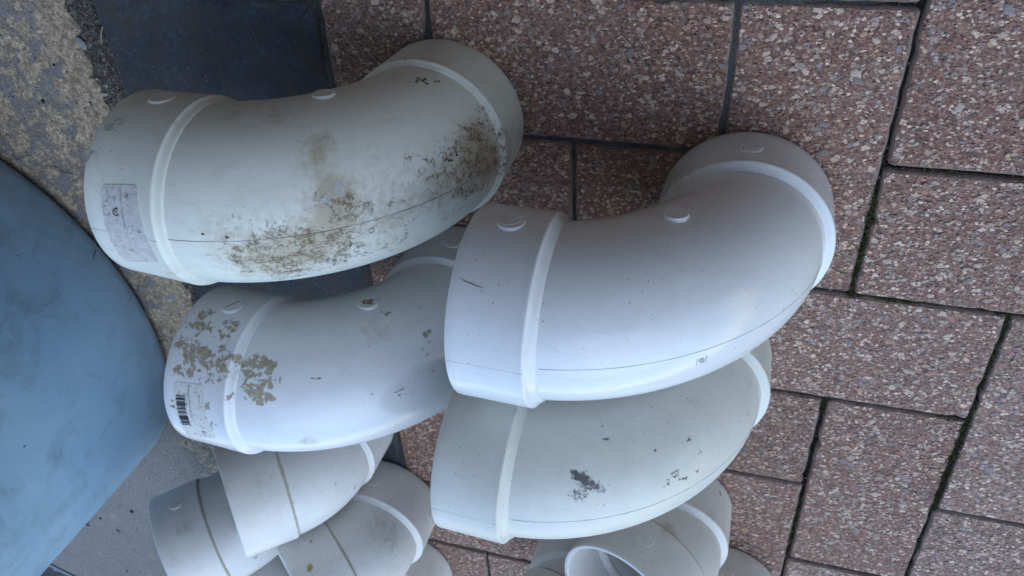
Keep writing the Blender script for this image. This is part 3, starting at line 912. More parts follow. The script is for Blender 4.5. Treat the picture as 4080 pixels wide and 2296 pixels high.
# ------------------------------------------------------------------ pipe elbows
NSEG = 112
class Elbow:
    def __init__(self, p, mat, label, group):
        self.p = p
        self.mat = mat
        e = bpy.data.objects.new('pipe_elbow', None)
        C.objects.link(e)
        e.location = (p['x'] * W, p['y'] * W, 0.0004)
        e.rotation_euler = (0, 0, p['yaw'])
        self.root = e
        self.mw = Matrix.Translation(e.location) @ Matrix.Rotation(p['yaw'], 4, 'Z')
        self.inv = self.mw.inverted()
        tag(e, label, 'pipe elbow', group)
        self.build()
    def station(self, s):
        """centre, tangent, inward normal at arc parameter s in 0..1 of the bend (metres)"""
        p = self.p
        a = p['be'] * s
        c = Vector((p['Rb'] * (1 - math.cos(a)), 0, p['Lh'] + p['Rb'] * math.sin(a)))
        t = Vector((math.sin(a), 0, math.cos(a)))
        n = Vector((math.cos(a), 0, -math.sin(a)))
        c = c + n * p.get('ks', 0) * math.sin(PI * s)
        return c * W, t, n
    def sweep(self, rings):
        """rings: (centre, normal, radius)"""
        verts, faces = [], []
        B = Vector((0, 1, 0))
        for c, n, r in rings:
            for k in range(NSEG):
                t = 2 * PI * k / NSEG
                verts.append(c + n * (r * math.cos(t)) + B * (r * math.sin(t)))
        for i in range(len(rings) - 1):
            for k in range(NSEG):
                l = (k + 1) % NSEG
                faces.append((i * NSEG + k, i * NSEG + l, (i + 1) * NSEG + l, (i + 1) * NSEG + k))
        return verts, faces
    def build(self):
        p = self.p
        rh, rb, rt, Lh = p['rh'] * W, p['rb'] * W, p['rt'] * W, p['Lh'] * W
        th = 0.0044
        sh = p.get('sh', 0.0042)                       # height of the shoulder slope
        def hub(c0, t, n, flip, sho, rsh):
            # profile along the axis from the mouth (z=0) inwards; c0 = mouth centre, t = axis from mouth to bend
            ri = rh - th
            pr = [(rt - 0.0048, Lh * 1.02), (ri - 0.0020, Lh * 0.94), (ri - 0.0006, Lh * 0.9), (ri, Lh * 0.12), (ri + 0.0004, 0.0012), (ri + 0.0012, 0.0002), (rh - 0.0010, 0.0), (rh - 0.0003, 0.0004), (rh, 0.0012)]
            for k in range(1, 8):
                pr.append((rh + (rb - rh) * (k / 8) ** 1.5, 0.0012 + (Lh - 0.0032) * k / 8))
            pr += [(rb - 0.0001, Lh - 0.0016), (rb, Lh - 0.0008), (rb - 0.0003, Lh - 0.0001), (rb - 0.0010, Lh + 0.0004)]
            for k in (0.25, 0.5, 0.75):
                pr.append((rb - 0.0010 + (rsh + 0.0004 - rb + 0.0010) * k, Lh + 0.0004 + sho * (0.55 * k + 0.45 * k * k)))
            pr += [(rsh + 0.0004, Lh + sho), (rsh - 0.0002, Lh + sho + 0.0005), (rsh - 0.0012, Lh + sho + 0.0008)]
            return [(c0 + t * z, n, r) for r, z in pr]
        c0, t0, n0 = self.station(0)
        c1, t1, n1 = self.station(1)
        e = c1 + t1 * Lh
        self.hubs = [(Vector((0, 0, 0)), t0, n0), (e, -t1, n1)]
        self.parts = []
        sh1 = p.get('sh1', sh)
        r1 = p.get('r1', rt)
        v0, f0 = self.sweep(hub(Vector((0, 0, 0)), t0, n0, False, sh, rt))
        v1, f1 = self.sweep(hub(e, -t1, n1, True, sh1, r1))
        ns = 40
        rings = []
        def rad(s):
            # towards the far hub the tube may be a little fuller
            return rt + (r1 - rt) * s
        for i in range(ns + 1):
            c, t, n = self.station(i / ns)
            rings.append((c, n, rad(i / ns)))
        inner = []
        for i in range(ns, -1, -1):
            c, t, n = self.station(i / ns)
            inner.append((c, n, rt - 0.0046))
        v2, f2 = self.sweep(rings + [(rings[-1][0], rings[-1][1], rt - 0.003)] + inner + [rings[0]])
        self.meshes = [('hub', v0, f0), ('bend', v2, f2), ('hub', v1, f1)]
        self.bvh = [BVHTree.FromPolygons(v, f) for _, v, f in self.meshes]
    def hit(self, px, py):
        o = self.inv @ CAM
        d = (self.inv.to_3x3() @ pix_dir(px, py)).normalized()
        best = None
        for i, b in enumerate(self.bvh):
            loc, nor, idx, dist = b.ray_cast(o, d)
            if loc is not None and (best is None or dist < best[3]):
                best = (loc, nor if nor.dot(d) < 0 else -nor, i, dist)
        return best
    def paint(self, mud=(), dust=(), scuff=(), flake=(), base_dust=None, cap=1.2):
        fields = {}
        for nm, spots in (('mud', mud), ('dust', dust), ('scuff', scuff), ('flake', flake)):
            L = []
            for s in spots:
                h = self.hit(s[0], s[1])
                if h:
                    L.append((h[0], s[2] * h[3] / FPX, s[3], h[1]))
            fields[nm] = L
        self.objs = []
        for nm, v, f in self.meshes:
            o = mesh_obj(nm, v, f, self.mat, self.root, smooth=True)
            for key, L in fields.items():
                vals = []
                for q in v:
                    t = 0.0
                    for c, r, s, n in L:
                        d2 = (q - c).length_squared / (r * r)
                        if d2 < 6:
                            t += s * math.exp(-d2)
                    if key == 'dust' and base_dust:
                        t += base_dust(self, q)
                    vals.append(min(t, cap if key == 'mud' else 1.2))
                attr(o, key, vals)
            self.objs.append(o)
        # flag smooth shading limits so that the shoulder keeps its crease
        return self
    def seam(self, s0=0.0, s1=1.0, r=0.00022, mat=None):
        mat = mat or M_SEAM
        pts = []
        for i in range(61):
            s = s0 + (s1 - s0) * i / 60
            c, t, n = self.station(s)
            rr = self.p['rt'] * W + (self.p.get('r1', self.p['rt'] * W) - self.p['rt'] * W) * s
            pts.append(c - n * (rr + r * 0.2))
        v, f = tube_mesh(pts, r, 6)
        mesh_obj('mould_seam', v, f, mat, self.root, smooth=True)
        e, t, n = self.hubs[1]
        rh = self.p['rh'] * W
        pts = [e + t * (self.p['Lh'] * W * k / 8) - n * (rh + (self.p['rb'] * W - rh) * (k / 8) ** 1.5 + r * 0.1) for k in range(9)]
        v, f = tube_mesh(pts, r * 0.5, 6)
        mesh_obj('mould_seam', v, f, mat, self.root, smooth=True)
    def frame_at(self, px, py):
        h = self.hit(px, py)
        n = h[1]
        right = self.inv.to_3x3() @ RIGHT
        x = (right - n * right.dot(n)).normalized()
        y = n.cross(x)
        return h, x, y, n
    def boss(self, px, py, r=0.0072, hgt=0.0011, emblem=None, mat=None):
        h, x, y, n = self.frame_at(px, py)
        c = h[0]
        prof = [(r + 0.0007, -0.0016), (r + 0.0003, hgt * 0.1), (r, hgt * 0.55), (r - 0.0001, hgt - 0.0002), (r - 0.0004, hgt), (0.0, hgt)]
        verts, faces = [], []
        k_ = 48
        for rr, z in prof[:-1]:
            for k in range(k_):
                t = 2 * PI * k / k_
                verts.append(c + x * rr * math.cos(t) + y * rr * math.sin(t) + n * z)
        for i in range(len(prof) - 2):
            for k in range(k_):
                l = (k + 1) % k_
                faces.append((i * k_ + k, i * k_ + l, (i + 1) * k_ + l, (i + 1) * k_ + k))
        faces.append(tuple((len(prof) - 2) * k_ + k for k in range(k_)))
        o = mesh_obj('boss', verts, faces, mat or self.mat, self.root)
        for key in ('mud', 'dust', 'scuff', 'flake'):
            attr(o, key, [0.15 if key == 'dust' else 0.0] * len(verts))
        if emblem:
            emblem(self, o, c + n * (hgt - 0.00005), x, y, n, r)
        return o

def plate(polys, c, x, y, n, hgt):
    """extruded flat polygons given in 2-D"""
    verts, faces = [], []
    for poly in polys:
        i0 = len(verts)
        m_ = len(poly)
        for z in (-0.0003, hgt):
            for a, b in poly:
                verts.append(c + x * a + y * b + n * z)
        for k in range(m_):
            l = (k + 1) % m_
            faces.append((i0 + k, i0 + l, i0 + m_ + l, i0 + m_ + k))
        faces.append(tuple(i0 + m_ + k for k in range(m_)))
    return verts, faces

def strokes(lines, wid):
    out = []
    for ln in lines:
        for (a, b) in zip(ln[:-1], ln[1:]):
            d = Vector((b[0] - a[0], b[1] - a[1]))
            if d.length < 1e-9:
                continue
            d.normalize()
            s = Vector((-d.y, d.x)) * wid / 2
            d = d * wid * 0.3
            out.append([(a[0] - d.x - s.x, a[1] - d.y - s.y), (b[0] + d.x - s.x, b[1] + d.y - s.y), (b[0] + d.x + s.x, b[1] + d.y + s.y), (a[0] - d.x + s.x, a[1] - d.y + s.y)])
    return out

def arc(cx, cy, r, a0, a1, n=16):
    return [(cx + r * math.cos(a0 + (a1 - a0) * k / n), cy + r * math.sin(a0 + (a1 - a0) * k / n)) for k in range(n + 1)]

GLYPH = {
    'D': [[(0, 0), (0, 1), (0.35, 1), (0.6, 0.75), (0.6, 0.25), (0.35, 0), (0, 0)]],
    'T': [[(0, 1), (0.6, 1)], [(0.3, 1), (0.3, 0)]],
    'C': [[(0.6, 0.85), (0.4, 1), (0.15, 1), (0, 0.75), (0, 0.25), (0.15, 0), (0.4, 0), (0.6, 0.15)]],
    'L': [[(0, 1), (0, 0), (0.55, 0)]],
    'P': [[(0, 0), (0, 1), (0.4, 1), (0.6, 0.8), (0.6, 0.62), (0.4, 0.45), (0, 0.45)]],
}
def word(s, x0, y0, size, ang=0.0, gap=0.85):
    out = []
    ca, sa = math.cos(ang), math.sin(ang)
    for i, ch in enumerate(s):
        for ln in GLYPH.get(ch, []):
            out.append([(x0 + ((q[0] + i * gap) * ca - q[1] * sa) * size, y0 + ((q[0] + i * gap) * sa + q[1] * ca) * size) for q in ln])
    return out

def emb(lines_fn, wid=0.00055, hgt=0.00045, name='raised_emblem', mat=None):
    def fn(el, o, c, x, y, n, r):
        v, f = plate(strokes(lines_fn(r), wid), c, x, y, n, hgt)
        q = mesh_obj(name, v, f, mat or el.mat, o)
        for key in ('mud', 'dust', 'scuff', 'flake'):
            attr(q, key, [0.0] * len(v))
    return fn
def em_shield(r):
    s = r
    L = [[(-0.45 * s, 0.72 * s), (0.1 * s, 0.6 * s), (0.5 * s, 0.45 * s), (0.72 * s, 0.0), (0.6 * s, -0.3 * s), (0.1 * s, -0.55 * s), (-0.35 * s, -0.5 * s), (-0.75 * s, -0.32 * s), (-0.45 * s, 0.72 * s)],
         [(-0.7 * s, -0.22 * s), (-0.05 * s, 0.63 * s)], [(-0.3 * s, -0.48 * s), (0.36 * s, 0.5 * s)], [(0.52 * s, 0.42 * s), (0.82 * s, 0.42 * s)]]
    return L + word('DTC', -0.36 * s, -0.26 * s, 0.3 * s, 0.95, 0.95)
def em_gear(r):
    L = [arc(0, 0, 0.62 * r, 0, 2 * PI, 28), arc(0, 0, 0.32 * r, 0.4, 5.6, 12)]
    for k in range(11):
        a = k * 2 * PI / 11
        L.append([(0.72 * r * math.cos(a), 0.72 * r * math.sin(a)), (0.86 * r * math.cos(a + 0.14), 0.86 * r * math.sin(a + 0.14))])
    for k in range(4):
        a = k * PI / 2 + 0.5
        L.append([(0.14 * r * math.cos(a), 0.14 * r * math.sin(a)), (0.5 * r * math.cos(a), 0.5 * r * math.sin(a))])
    return L
def em_dl(r):
    L = word('D', -0.62 * r, -0.42 * r, 0.82 * r, 0.12) + word('L', 0.02 * r, -0.2 * r, 0.78 * r, 0.12)
    for k in range(7):
        a = 0.5 + k * 2 * PI / 7
        L.append([(0.78 * r * math.cos(a), 0.78 * r * math.sin(a)), (0.88 * r * math.cos(a), 0.88 * r * math.sin(a))])
    return L
def em_p(r):
    return word('P', -0.35 * r, -0.6 * r, 1.15 * r, -0.15)
def em_rough(r):
    rr = random.Random(4)
    return [[(rr.uniform(-.6, .6) * r, rr.uniform(-.5, .5) * r), (rr.uniform(-.6, .6) * r, rr.uniform(-.5, .5) * r)] for _ in range(14)]
def em_marks(r):
    L = []
    for k in range(6):
        x = (-0.45 + k * 0.16) * r
        y = (-0.35 + k * 0.17) * r
        L.append([(x, y - 0.12 * r), (x + 0.12 * r, y + 0.14 * r)])
        if k % 2:
            L.append([(x - 0.05 * r, y + 0.02 * r), (x + 0.16 * r, y)])
    return L
def em_ring(r):
    return [arc(0, 0, 0.45 * r, 0, 2 * PI, 20)]

def gate_mark(el, px, py, s=0.0022, style='O'):
    """the small moulded size mark near the seam"""
    h, x, y, n = el.frame_at(px, py)
    c = h[0] + n * 0.00005
    if style == 'O':
        L = [[(-1.5 * s, -1.1 * s), (-1.5 * s, 1.0 * s)], [(1.5 * s, -1.1 * s), (1.5 * s, 1.0 * s)], arc(0, 0, 0.75 * s, 0, 2 * PI, 14)]
    else:
        L = [[(-1.4 * s, 0.4 * s), (1.3 * s, 1.1 * s)], [(1.3 * s, 1.1 * s), (1.3 * s, -0.9 * s)], arc(0, -0.2 * s, 0.6 * s, PI, 2 * PI, 8), [(-0.6 * s, -0.2 * s), (-0.6 * s, 0.5 * s)], [(0.6 * s, -0.2 * s), (0.6 * s, 0.6 * s)]]
    v, f = plate(strokes(L, 0.00055), c, x, y, n, 0.0006)
    o = mesh_obj('size_mark', v, f, el.mat, el.root)
    for key in ('mud', 'dust', 'scuff', 'flake'):
        attr(o, key, [0.3 if key == 'dust' else 0.0] * len(v))

# ---- paper labels wrapped round a hub
def hub_coords(el, which, loc):
    e, t, n = el.hubs[which]
    d = loc - e
    z = d.dot(t)
    q = d - t * z
    return z, math.atan2(q.dot(Vector((0, 1, 0))), q.dot(n))
def hub_point(el, which, z, th, lift):
    e, t, n = el.hubs[which]
    Lh = el.p['Lh'] * W
    rh, rb = el.p['rh'] * W, el.p['rb'] * W
    k = max(0.0, min(1.0, z / Lh))
    r = rh + (rb - rh) * k ** 1.5 + lift
    return e + t * z + n * (r * math.cos(th)) + Vector((0, 1, 0)) * (r * math.sin(th))
def label(el, which, corners, mat, marks=(), lift=0.00025, rough=0.0001, name='paper_label'):
    """corners: four pixels (top-left, top-right, bottom-right, bottom-left) on that hub"""
    cs = []
    for q in corners:
        h = el.hit(*q)
        cs.append(hub_coords(el, which, h[0]))
    th0 = cs[0][1]
    cs = [(z, th0 + ((t - th0 + PI) % (2 * PI) - PI)) for z, t in cs]
    def at(u, v):
        z = (cs[0][0] * (1 - u) + cs[1][0] * u) * (1 - v) + (cs[3][0] * (1 - u) + cs[2][0] * u) * v
        t = (cs[0][1] * (1 - u) + cs[1][1] * u) * (1 - v) + (cs[3][1] * (1 - u) + cs[2][1] * u) * v
        return z, t
    nu, nv = 18, 40
    verts, faces = [], []
    for j in range(nv + 1):
        for i in range(nu + 1):
            u, v = i / nu, j / nv
            # rounded corners and a slightly torn outline
            cu, cv = min(u, 1 - u), min(v, 1 - v)
            if cu < 0.12 and cv < 0.05:
                k = 1 - cu / 0.12
                sft = 0.05 * (1 - math.sqrt(max(0, 1 - k * k)))
                v = max(v, sft) if v < 0.5 else min(v, 1 - sft)
            z, t = at(u, v)
            z += 0.0003 * noise.noise(Vector((u * 6, v * 18, 3))) * (1 if cu < 0.01 else 0)
            verts.append(hub_point(el, which, z, t, lift + rough * noise.noise(Vector((u * 9, v * 25, 1)))))
    for j in range(nv):
        for i in range(nu):
            a = j * (nu + 1) + i
            faces.append((a, a + 1, a + nu + 2, a + nu + 1))
    # thickness skirt
    ring = [i for i in range(nu + 1)] + [(j + 1) * (nu + 1) - 1 for j in range(1, nv + 1)] + [nv * (nu + 1) + i for i in range(nu - 1, -1, -1)] + [j * (nu + 1) for j in range(nv - 1, 0, -1)]
    i0 = len(verts)
    e, t, n = el.hubs[which]
    for k in ring:
        q = verts[k]
        d = q - e
        ax = e + t * d.dot(t)
        verts.append(q + (ax - q).normalized() * (lift + 0.0004))
    m_ = len(ring)
    for k in range(m_):
        l = (k + 1) % m_
        faces.append((ring[k], ring[l], i0 + l, i0 + k))
    o = mesh_obj(name, verts, faces, mat, el.root, smooth=True)
    for nm, polys, mm in marks:
        vv, ff = [], []
        for poly in polys:
            us = [q[0] for q in poly]
            vs_ = [q[1] for q in poly]
            i1 = len(vv)
            for (u, v) in poly:
                z, t = at(u, v)
                vv.append(hub_point(el, which, z, t, lift + rough + 0.00012))
            ff.append(tuple(range(i1, i1 + len(poly))))
        if vv:
            mesh_obj(nm, vv, ff, mm, o)
    return o
def bars(u0, u1, v0, v1, seed):
    r = random.Random(seed)
    out = []
    v = v0
    while v < v1:
        w_ = r.choice((0.003, 0.003, 0.006, 0.009, 0.013)) * (v1 - v0) / 0.5
        vv = min(v + w_, v1)
        out.append([(u0, v), (u1, v), (u1, vv), (u0, vv)])
        v = vv + r.choice((0.004, 0.006, 0.01)) * (v1 - v0) / 0.5
    return out
def text_polys(s, u, v, su, sv):
    """real lettering laid out as flat triangles; reads along +v (down the label)"""
    cu = bpy.data.curves.new('txt', 'FONT')
    cu.body = s
    cu.size = 1.0
    cu.resolution_u = 2
    ob = bpy.data.objects.new('txt', cu)
    C.objects.link(ob)
    dg = bpy.context.evaluated_depsgraph_get()
    me = bpy.data.meshes.new_from_object(ob.evaluated_get(dg))
    out = []
    for pl in me.polygons:
        out.append([(u - me.vertices[i].co.y * su * -1, v + me.vertices[i].co.x * sv) for i in pl.vertices])
    out = [[(2 * u - a, b) for a, b in poly] for poly in out]
    out = [[(2 * u - a, b) for a, b in poly] for poly in out]
    bpy.data.meshes.remove(me)
    bpy.data.objects.remove(ob)
    bpy.data.curves.remove(cu)
    return out
def ring_poly(u, v, ru, rv, w, a0=0.0, a1=2 * PI, n=20):
    out = []
    for k in range(n):
        t0, t1 = a0 + (a1 - a0) * k / n, a0 + (a1 - a0) * (k + 1) / n
        out.append([(u + ru * math.cos(t0), v + rv * math.sin(t0)), (u + ru * math.cos(t1), v + rv * math.sin(t1)),
                    (u + ru * (1 - w) * math.cos(t1), v + rv * (1 - w) * math.sin(t1)), (u + ru * (1 - w) * math.cos(t0), v + rv * (1 - w) * math.sin(t0))])
    return out

def speck(el, px, py, s, mat, name='debris', seed=0, h=0.35, asp=0.7):
    """a crumb stuck on the surface"""
    hh, x, y, n = el.frame_at(px, py)
    bm = bmesh.new()
    bmesh.ops.create_icosphere(bm, subdivisions=2, radius=1.0)
    verts = []
    for q in bm.verts:
        k = 1 + 0.5 * noise.noise(q.co * 1.6 + Vector((seed * 3.1, 0, 0)))
        verts.append(hh[0] + x * (q.co.x * s * k) + y * (q.co.y * s * asp * k) + n * (q.co.z * s * h * k))
    faces = [tuple(v.index for v in f.verts) for f in bm.faces]
    bm.free()
    mesh_obj(name, verts, faces, mat, el.root, smooth=True)

S90 = 'large right-angle elbows'
S45 = 'shallow elbows'
A = Elbow(dict(x=-1.9091, y=-0.8800, yaw=3.0946, rh=.5623, rb=.577, rt=.5448, Lh=.4562, Rb=.9686, be=PI / 2, ks=.0634, sh=.0024, sh1=.0044), M_PVC_A,
          'dirty aged white right-angle pipe elbow speckled with brown grime, farthest up the photo', S90)
B = Elbow(dict(x=0.2016, y=-1.3844, yaw=3.1249, rh=.5677, rb=.5725, rt=.5174, Lh=.4386, Rb=.9955, be=PI / 2, ks=.0772, sh=.0028, sh1=.0048), M_PVC_B,
          'clean glossy white right-angle pipe elbow with shield emblem on its left socket', S90)
Ce = Elbow(dict(x=-1.9023, y=-2.3636, yaw=3.0853, rh=.5677, rb=.5734, rt=.5342, Lh=.4686, Rb=.9618, be=PI / 2, ks=.0728, sh=.0024, sh1=.0044), M_PVC_C,
           'white right-angle pipe elbow with barcode label and tan mud splashes on its left socket', S90)
D = Elbow(dict(x=-0.0142, y=-2.6945, yaw=3.0994, rh=.5695, rb=.5755, rt=.5176, Lh=.4479, Rb=.9965, be=PI / 2, ks=.06, sh=.0026, sh1=.0046), M_PVC_D,
          'white right-angle pipe elbow with black scuff marks, below the clean glossy one', S90)
sm = dict(sh=.0030, sh1=.0012)
def small(**k):
    q = dict(rb=k['rh'] + .004, sh=.0032, sh1=.0013)
    q.update(k)
    q['r1'] = (q['rh'] - 0.018) * W
    return q
E_ = Elbow(small(x=-3.3916, y=-4.2162, yaw=3.0919, rh=.5576, rt=.5240, Lh=.4700, Rb=.6113, be=.8015), M_PVC_E,
           'dull white shallow pipe elbow tucked under the barcode-labelled mud-splashed elbow', S45)
F_ = Elbow(small(x=-4.1706, y=-5.0470, yaw=3.2525, rh=.5599, rt=.5075, Lh=.4601, Rb=.7904, be=.8322), M_PVC_E,
           'dull white shallow pipe elbow nearest the barrel with a rough round boss on its socket', S45)
G_ = Elbow(small(x=-3.0307, y=-5.3438, yaw=3.2710, rh=.5598, rt=.5099, Lh=.4809, Rb=.6578, be=.6619), M_PVC_E,
           'dull white shallow pipe elbow with yellow lichen spots, barcode label on its standing socket', S45)
H_ = Elbow(small(x=-2.9976, y=-6.4929, yaw=3.22, rh=.5600, rt=.5100, Lh=.4700, Rb=.70, be=.76), M_PVC_E,
           'dull white pipe elbow at bottom edge beside a reddish paver, only its rim showing', S45)
I_ = Elbow(small(x=-0.1073, y=-4.5120, yaw=3.0312, rh=.5633, rt=.5102, Lh=.4595, Rb=.7375, be=.4094), M_PVC_E,
           'white pipe elbow with its open mouth facing the camera below the scuffed elbow', S45)
J_ = Elbow(small(x=0.4238, y=-5.5561, yaw=3.10, rh=.5600, rt=.5100, Lh=.4650, Rb=.70, be=.40), M_PVC_E,
           'white pipe elbow with letter P boss on its standing socket, at the bottom edge', S45)
K_ = Elbow(small(x=-0.8015, y=-5.5034, yaw=3.25, rh=.5600, rt=.5100, Lh=.4700, Rb=.70, be=.40), M_PVC_E,
           'white pipe elbow half hidden left of the open-mouthed elbow at the bottom edge', S45)
L_ = Elbow(small(x=-4.1500, y=-6.2200, yaw=3.15, rh=.5600, rt=.5100, Lh=.4700, Rb=.72, be=.77), M_PVC_E,
           'dull white pipe elbow glimpsed in the gap between the two lower-left shallow elbows', S45)

def scatter(poly_pts, n, rng, smin, smax, seed):
    """spots scattered round pixel anchors"""
    r = random.Random(seed)
    out = []
    for (px, py, spread, k) in poly_pts:
        for _ in range(k):
            out.append((px + r.gauss(0, spread), py + r.gauss(0, spread * 0.7), r.uniform(smin, smax), rng))
    return out

# A: brown grime along the lower flank and at the bend
A.paint(cap=0.345,
    mud=scatter([(1905, 560, 45, 6), (1850, 660, 70, 5), (1700, 800, 110, 5), (1300, 980, 90, 4), (1050, 1030, 110, 6), (900, 1010, 80, 3), (1180, 1060, 120, 5), (1960, 640, 40, 5), (1600, 900, 90, 5), (1750, 820, 110, 6), (1500, 960, 130, 4), (1250, 1040, 160, 5), (1900, 700, 60, 4)], 0, 0.085, 70, 120, 4)
        + scatter([(1900, 560, 70, 9), (1960, 640, 55, 8), (1820, 690, 70, 7), (1640, 850, 80, 6), (1300, 960, 130, 12), (1050, 1030, 110, 12), (880, 1030, 90, 7), (1330, 780, 50, 4), (1180, 1060, 110, 9), (1930, 440, 25, 3), (1740, 690, 60, 3), (1560, 890, 70, 4), (1460, 700, 30, 2)], 0, 0.2, 14, 40, 1)
        + [(1690, 320, 22, 0.6), (1930, 600, 60, 0.35), (1990, 540, 30, 0.4), (1100, 1040, 130, 0.22), (1300, 960, 120, 0.2), (1960, 660, 50, 0.4)],
    dust=[(1560, 860, 150, 0.55), (1760, 740, 130, 0.6), (1450, 620, 160, 0.25), (800, 900, 150, 0.25), (1080, 420, 120, 0.3), (1900, 560, 110, 0.6), (1960, 660, 70, 0.7), (1250, 1000, 150, 0.5), (1330, 770, 80, 0.9), (1270, 560, 60, 0.6), (1330, 900, 120, 0.6), (1900, 620, 130, 0.8), (1000, 1040, 160, 0.55), (700, 500, 60, 0.4), (900, 460, 90, 0.35), (1100, 480, 60, 0.4), (1250, 640, 60, 0.6), (450, 480, 60, 0.5), (400, 600, 40, 0.5), (1700, 260, 120, 0.4), (1150, 1000, 200, 0.4), (690, 1100, 60, 0.5)],
    flake=[(1340, 730, 34, 0.5), (1290, 800, 44, 0.55), (1370, 760, 24, 0.4), (1350, 850, 30, 0.3), (1270, 550, 32, 0.42), (1215, 570, 22, 0.35), (470, 490, 34, 0.5), (430, 510, 26, 0.5), (360, 610, 24, 0.6), (355, 640, 18, 0.5), (555, 565, 10, 0.6), (1610, 236, 18, 0.7), (1550, 244, 14, 0.6), (1570, 760, 20, 0.5), (1390, 505, 14, 0.5)])
A.seam(0.02, 0.98, 0.0002)
A.boss(645, 392, 0.0075, 0.0010)
A.boss(1290, 378, 0.0070, 0.0013, emb(em_marks, 0.0004, 0.0003))
gate_mark(A, 1480, 920, 0.0021)
r_ = random.Random(2)
for k in range(9):
    speck(A, 1672 + r_.gauss(0, 9), 318 + r_.gauss(0, 7), 0.0011 * r_.uniform(0.6, 1.3), M_DEBRIS, seed=k)
speck(A, 1700, 334, 0.0011, plain('debris_black', (0.012, 0.011, 0.010), 0.8), seed=20)
for k, q in enumerate([(1820, 618), (1778, 634), (1790, 642), (1800, 640), (1735, 326), (1748, 324), (808, 933), (905, 946)]):
    speck(A, *q, 0.0010, M_DEBRIS, seed=30 + k)
A.paint_done = True

la_marks = [('print', text_polys('Made in U.S.', 0.16, 0.06, 0.055, 0.026) + text_polys('DWV', 0.36, 0.12, 0.05, 0.026)
             + text_polys('DISC / SHLD 4   PVC SEWER FITTING', 0.52, 0.05, 0.055, 0.028) + text_polys('Ry', 0.68, 0.10, 0.12, 0.05), M_INK_F),
            ('logo', ring_poly(0.38, 0.30, 0.10, 0.045, 0.22, 0.8, 5.4) + text_polys('SP', 0.335, 0.27, 0.11, 0.05), M_INK)]
label(A, 1, [(407, 735), (548, 737), (640, 1045), (500, 1040)], M_PAPER_A, la_marks, 0.0003, 0.00022)

# B: nearly clean
B.paint(mud=[], dust=[(2226, 860, 60, 0.5), (2700, 700, 150, 0.35), (2250, 860, 50, 0.6), (2660, 760, 120, 0.3), (3000, 700, 200, 0.25)],
        scuff=scatter([(2560, 1150, 200, 8), (2900, 1000, 160, 7), (2350, 1250, 150, 5)], 0, 0.28, 6, 14, 3))
B.seam(0.05, 0.97, 0.00016, M_SEAM_F)
B.boss(2037, 885, 0.0078, 0.0011, emb(em_shield, 0.00045, 0.0004))
B.boss(2693, 858, 0.0072, 0.0019)
B.boss(2992, 588, 0.0072, 0.0007, emb(em_gear, 0.0004, 0.00035))
gate_mark(B, 2796, 1437, 0.0019)
h0, x_, y_, n_ = B.frame_at(1878, 1130)
v, f = tube_mesh([B.hit(*q)[0] for q in [(1826, 1106), (1850, 1120), (1880, 1132), (1905, 1142), (1928, 1148)]], 0.00028, 6, True, [0.3, 1, 1, 0.9, 0.3])
mesh_obj('gouge', v, f, M_SEAM, B.root, smooth=True)

# C: tan mud on the left socket
Ce.paint(cap=0.47,
    mud=[(745, 1330, 55, 0.65), (795, 1310, 39, 0.53), (760, 1355, 39, 0.53), (885, 1290, 44, 0.63), (900, 1315, 39, 0.63), (935, 1300, 26, 0.42), (800, 1250, 29, 0.47), (838, 1245, 21, 0.47), (868, 1420, 55, 0.73), (885, 1450, 47, 0.63), (790, 1420, 34, 0.58), (805, 1450, 31, 0.53), (745, 1475, 58, 0.37), (830, 1480, 65, 0.44), (690, 1475, 31, 0.42),
         (1010, 1500, 60, 0.73), (1050, 1515, 52, 0.65), (1000, 1450, 31, 0.53), (1065, 1445, 29, 0.53), (1030, 1440, 26, 0.42), (1025, 1578, 44, 0.69), (1060, 1570, 31, 0.53), (910, 1580, 20, 0.53), (927, 1580, 13, 0.53), (925, 1480, 18, 0.53), (915, 1500, 21, 0.42),
         (770, 1650, 31, 0.53), (805, 1620, 29, 0.63), (690, 1615, 29, 0.37), (840, 1690, 39, 0.53), (760, 1625, 21, 0.53), (880, 1670, 26, 0.32), (850, 1620, 32, 0.26), (830, 1720, 21, 0.37),
         (1240, 1505, 18, 0.58), (1265, 1508, 20, 0.53), (1470, 1560, 20, 0.63), (1485, 1570, 18, 0.42), (1705, 1328, 24, 0.63), (1700, 1378, 24, 0.63), (1735, 1480, 24, 0.58), (1698, 1430, 20, 0.37), (1690, 1410, 13, 0.37), (1465, 1205, 48, 0.53), (1500, 1250, 29, 0.26), (1530, 1248, 22, 0.32), (1548, 1250, 15, 0.32), (1682, 1230, 11, 0.53), (1700, 1070, 9, 0.53), (1740, 1088, 9, 0.53), (1738, 1100, 10, 0.53)],
    dust=[(1500, 1310, 90, 0.5), (1230, 1762, 40, 0.9), (1100, 1300, 60, 0.15)])
Ce.boss(925, 1220, 0.0074, 0.0010, emb(em_marks, 0.0004, 0.0003, mat=M_MUD))
Ce.boss(1466, 1208, 0.0072, 0.0011, emb(em_rough, 0.0005, 0.0004, mat=M_MUD))
Ce.boss(1808, 968, 0.0070, 0.0008, emb(em_gear, 0.0005, 0.0005))
gate_mark(Ce, 1590, 1568, 0.0022, 'U')
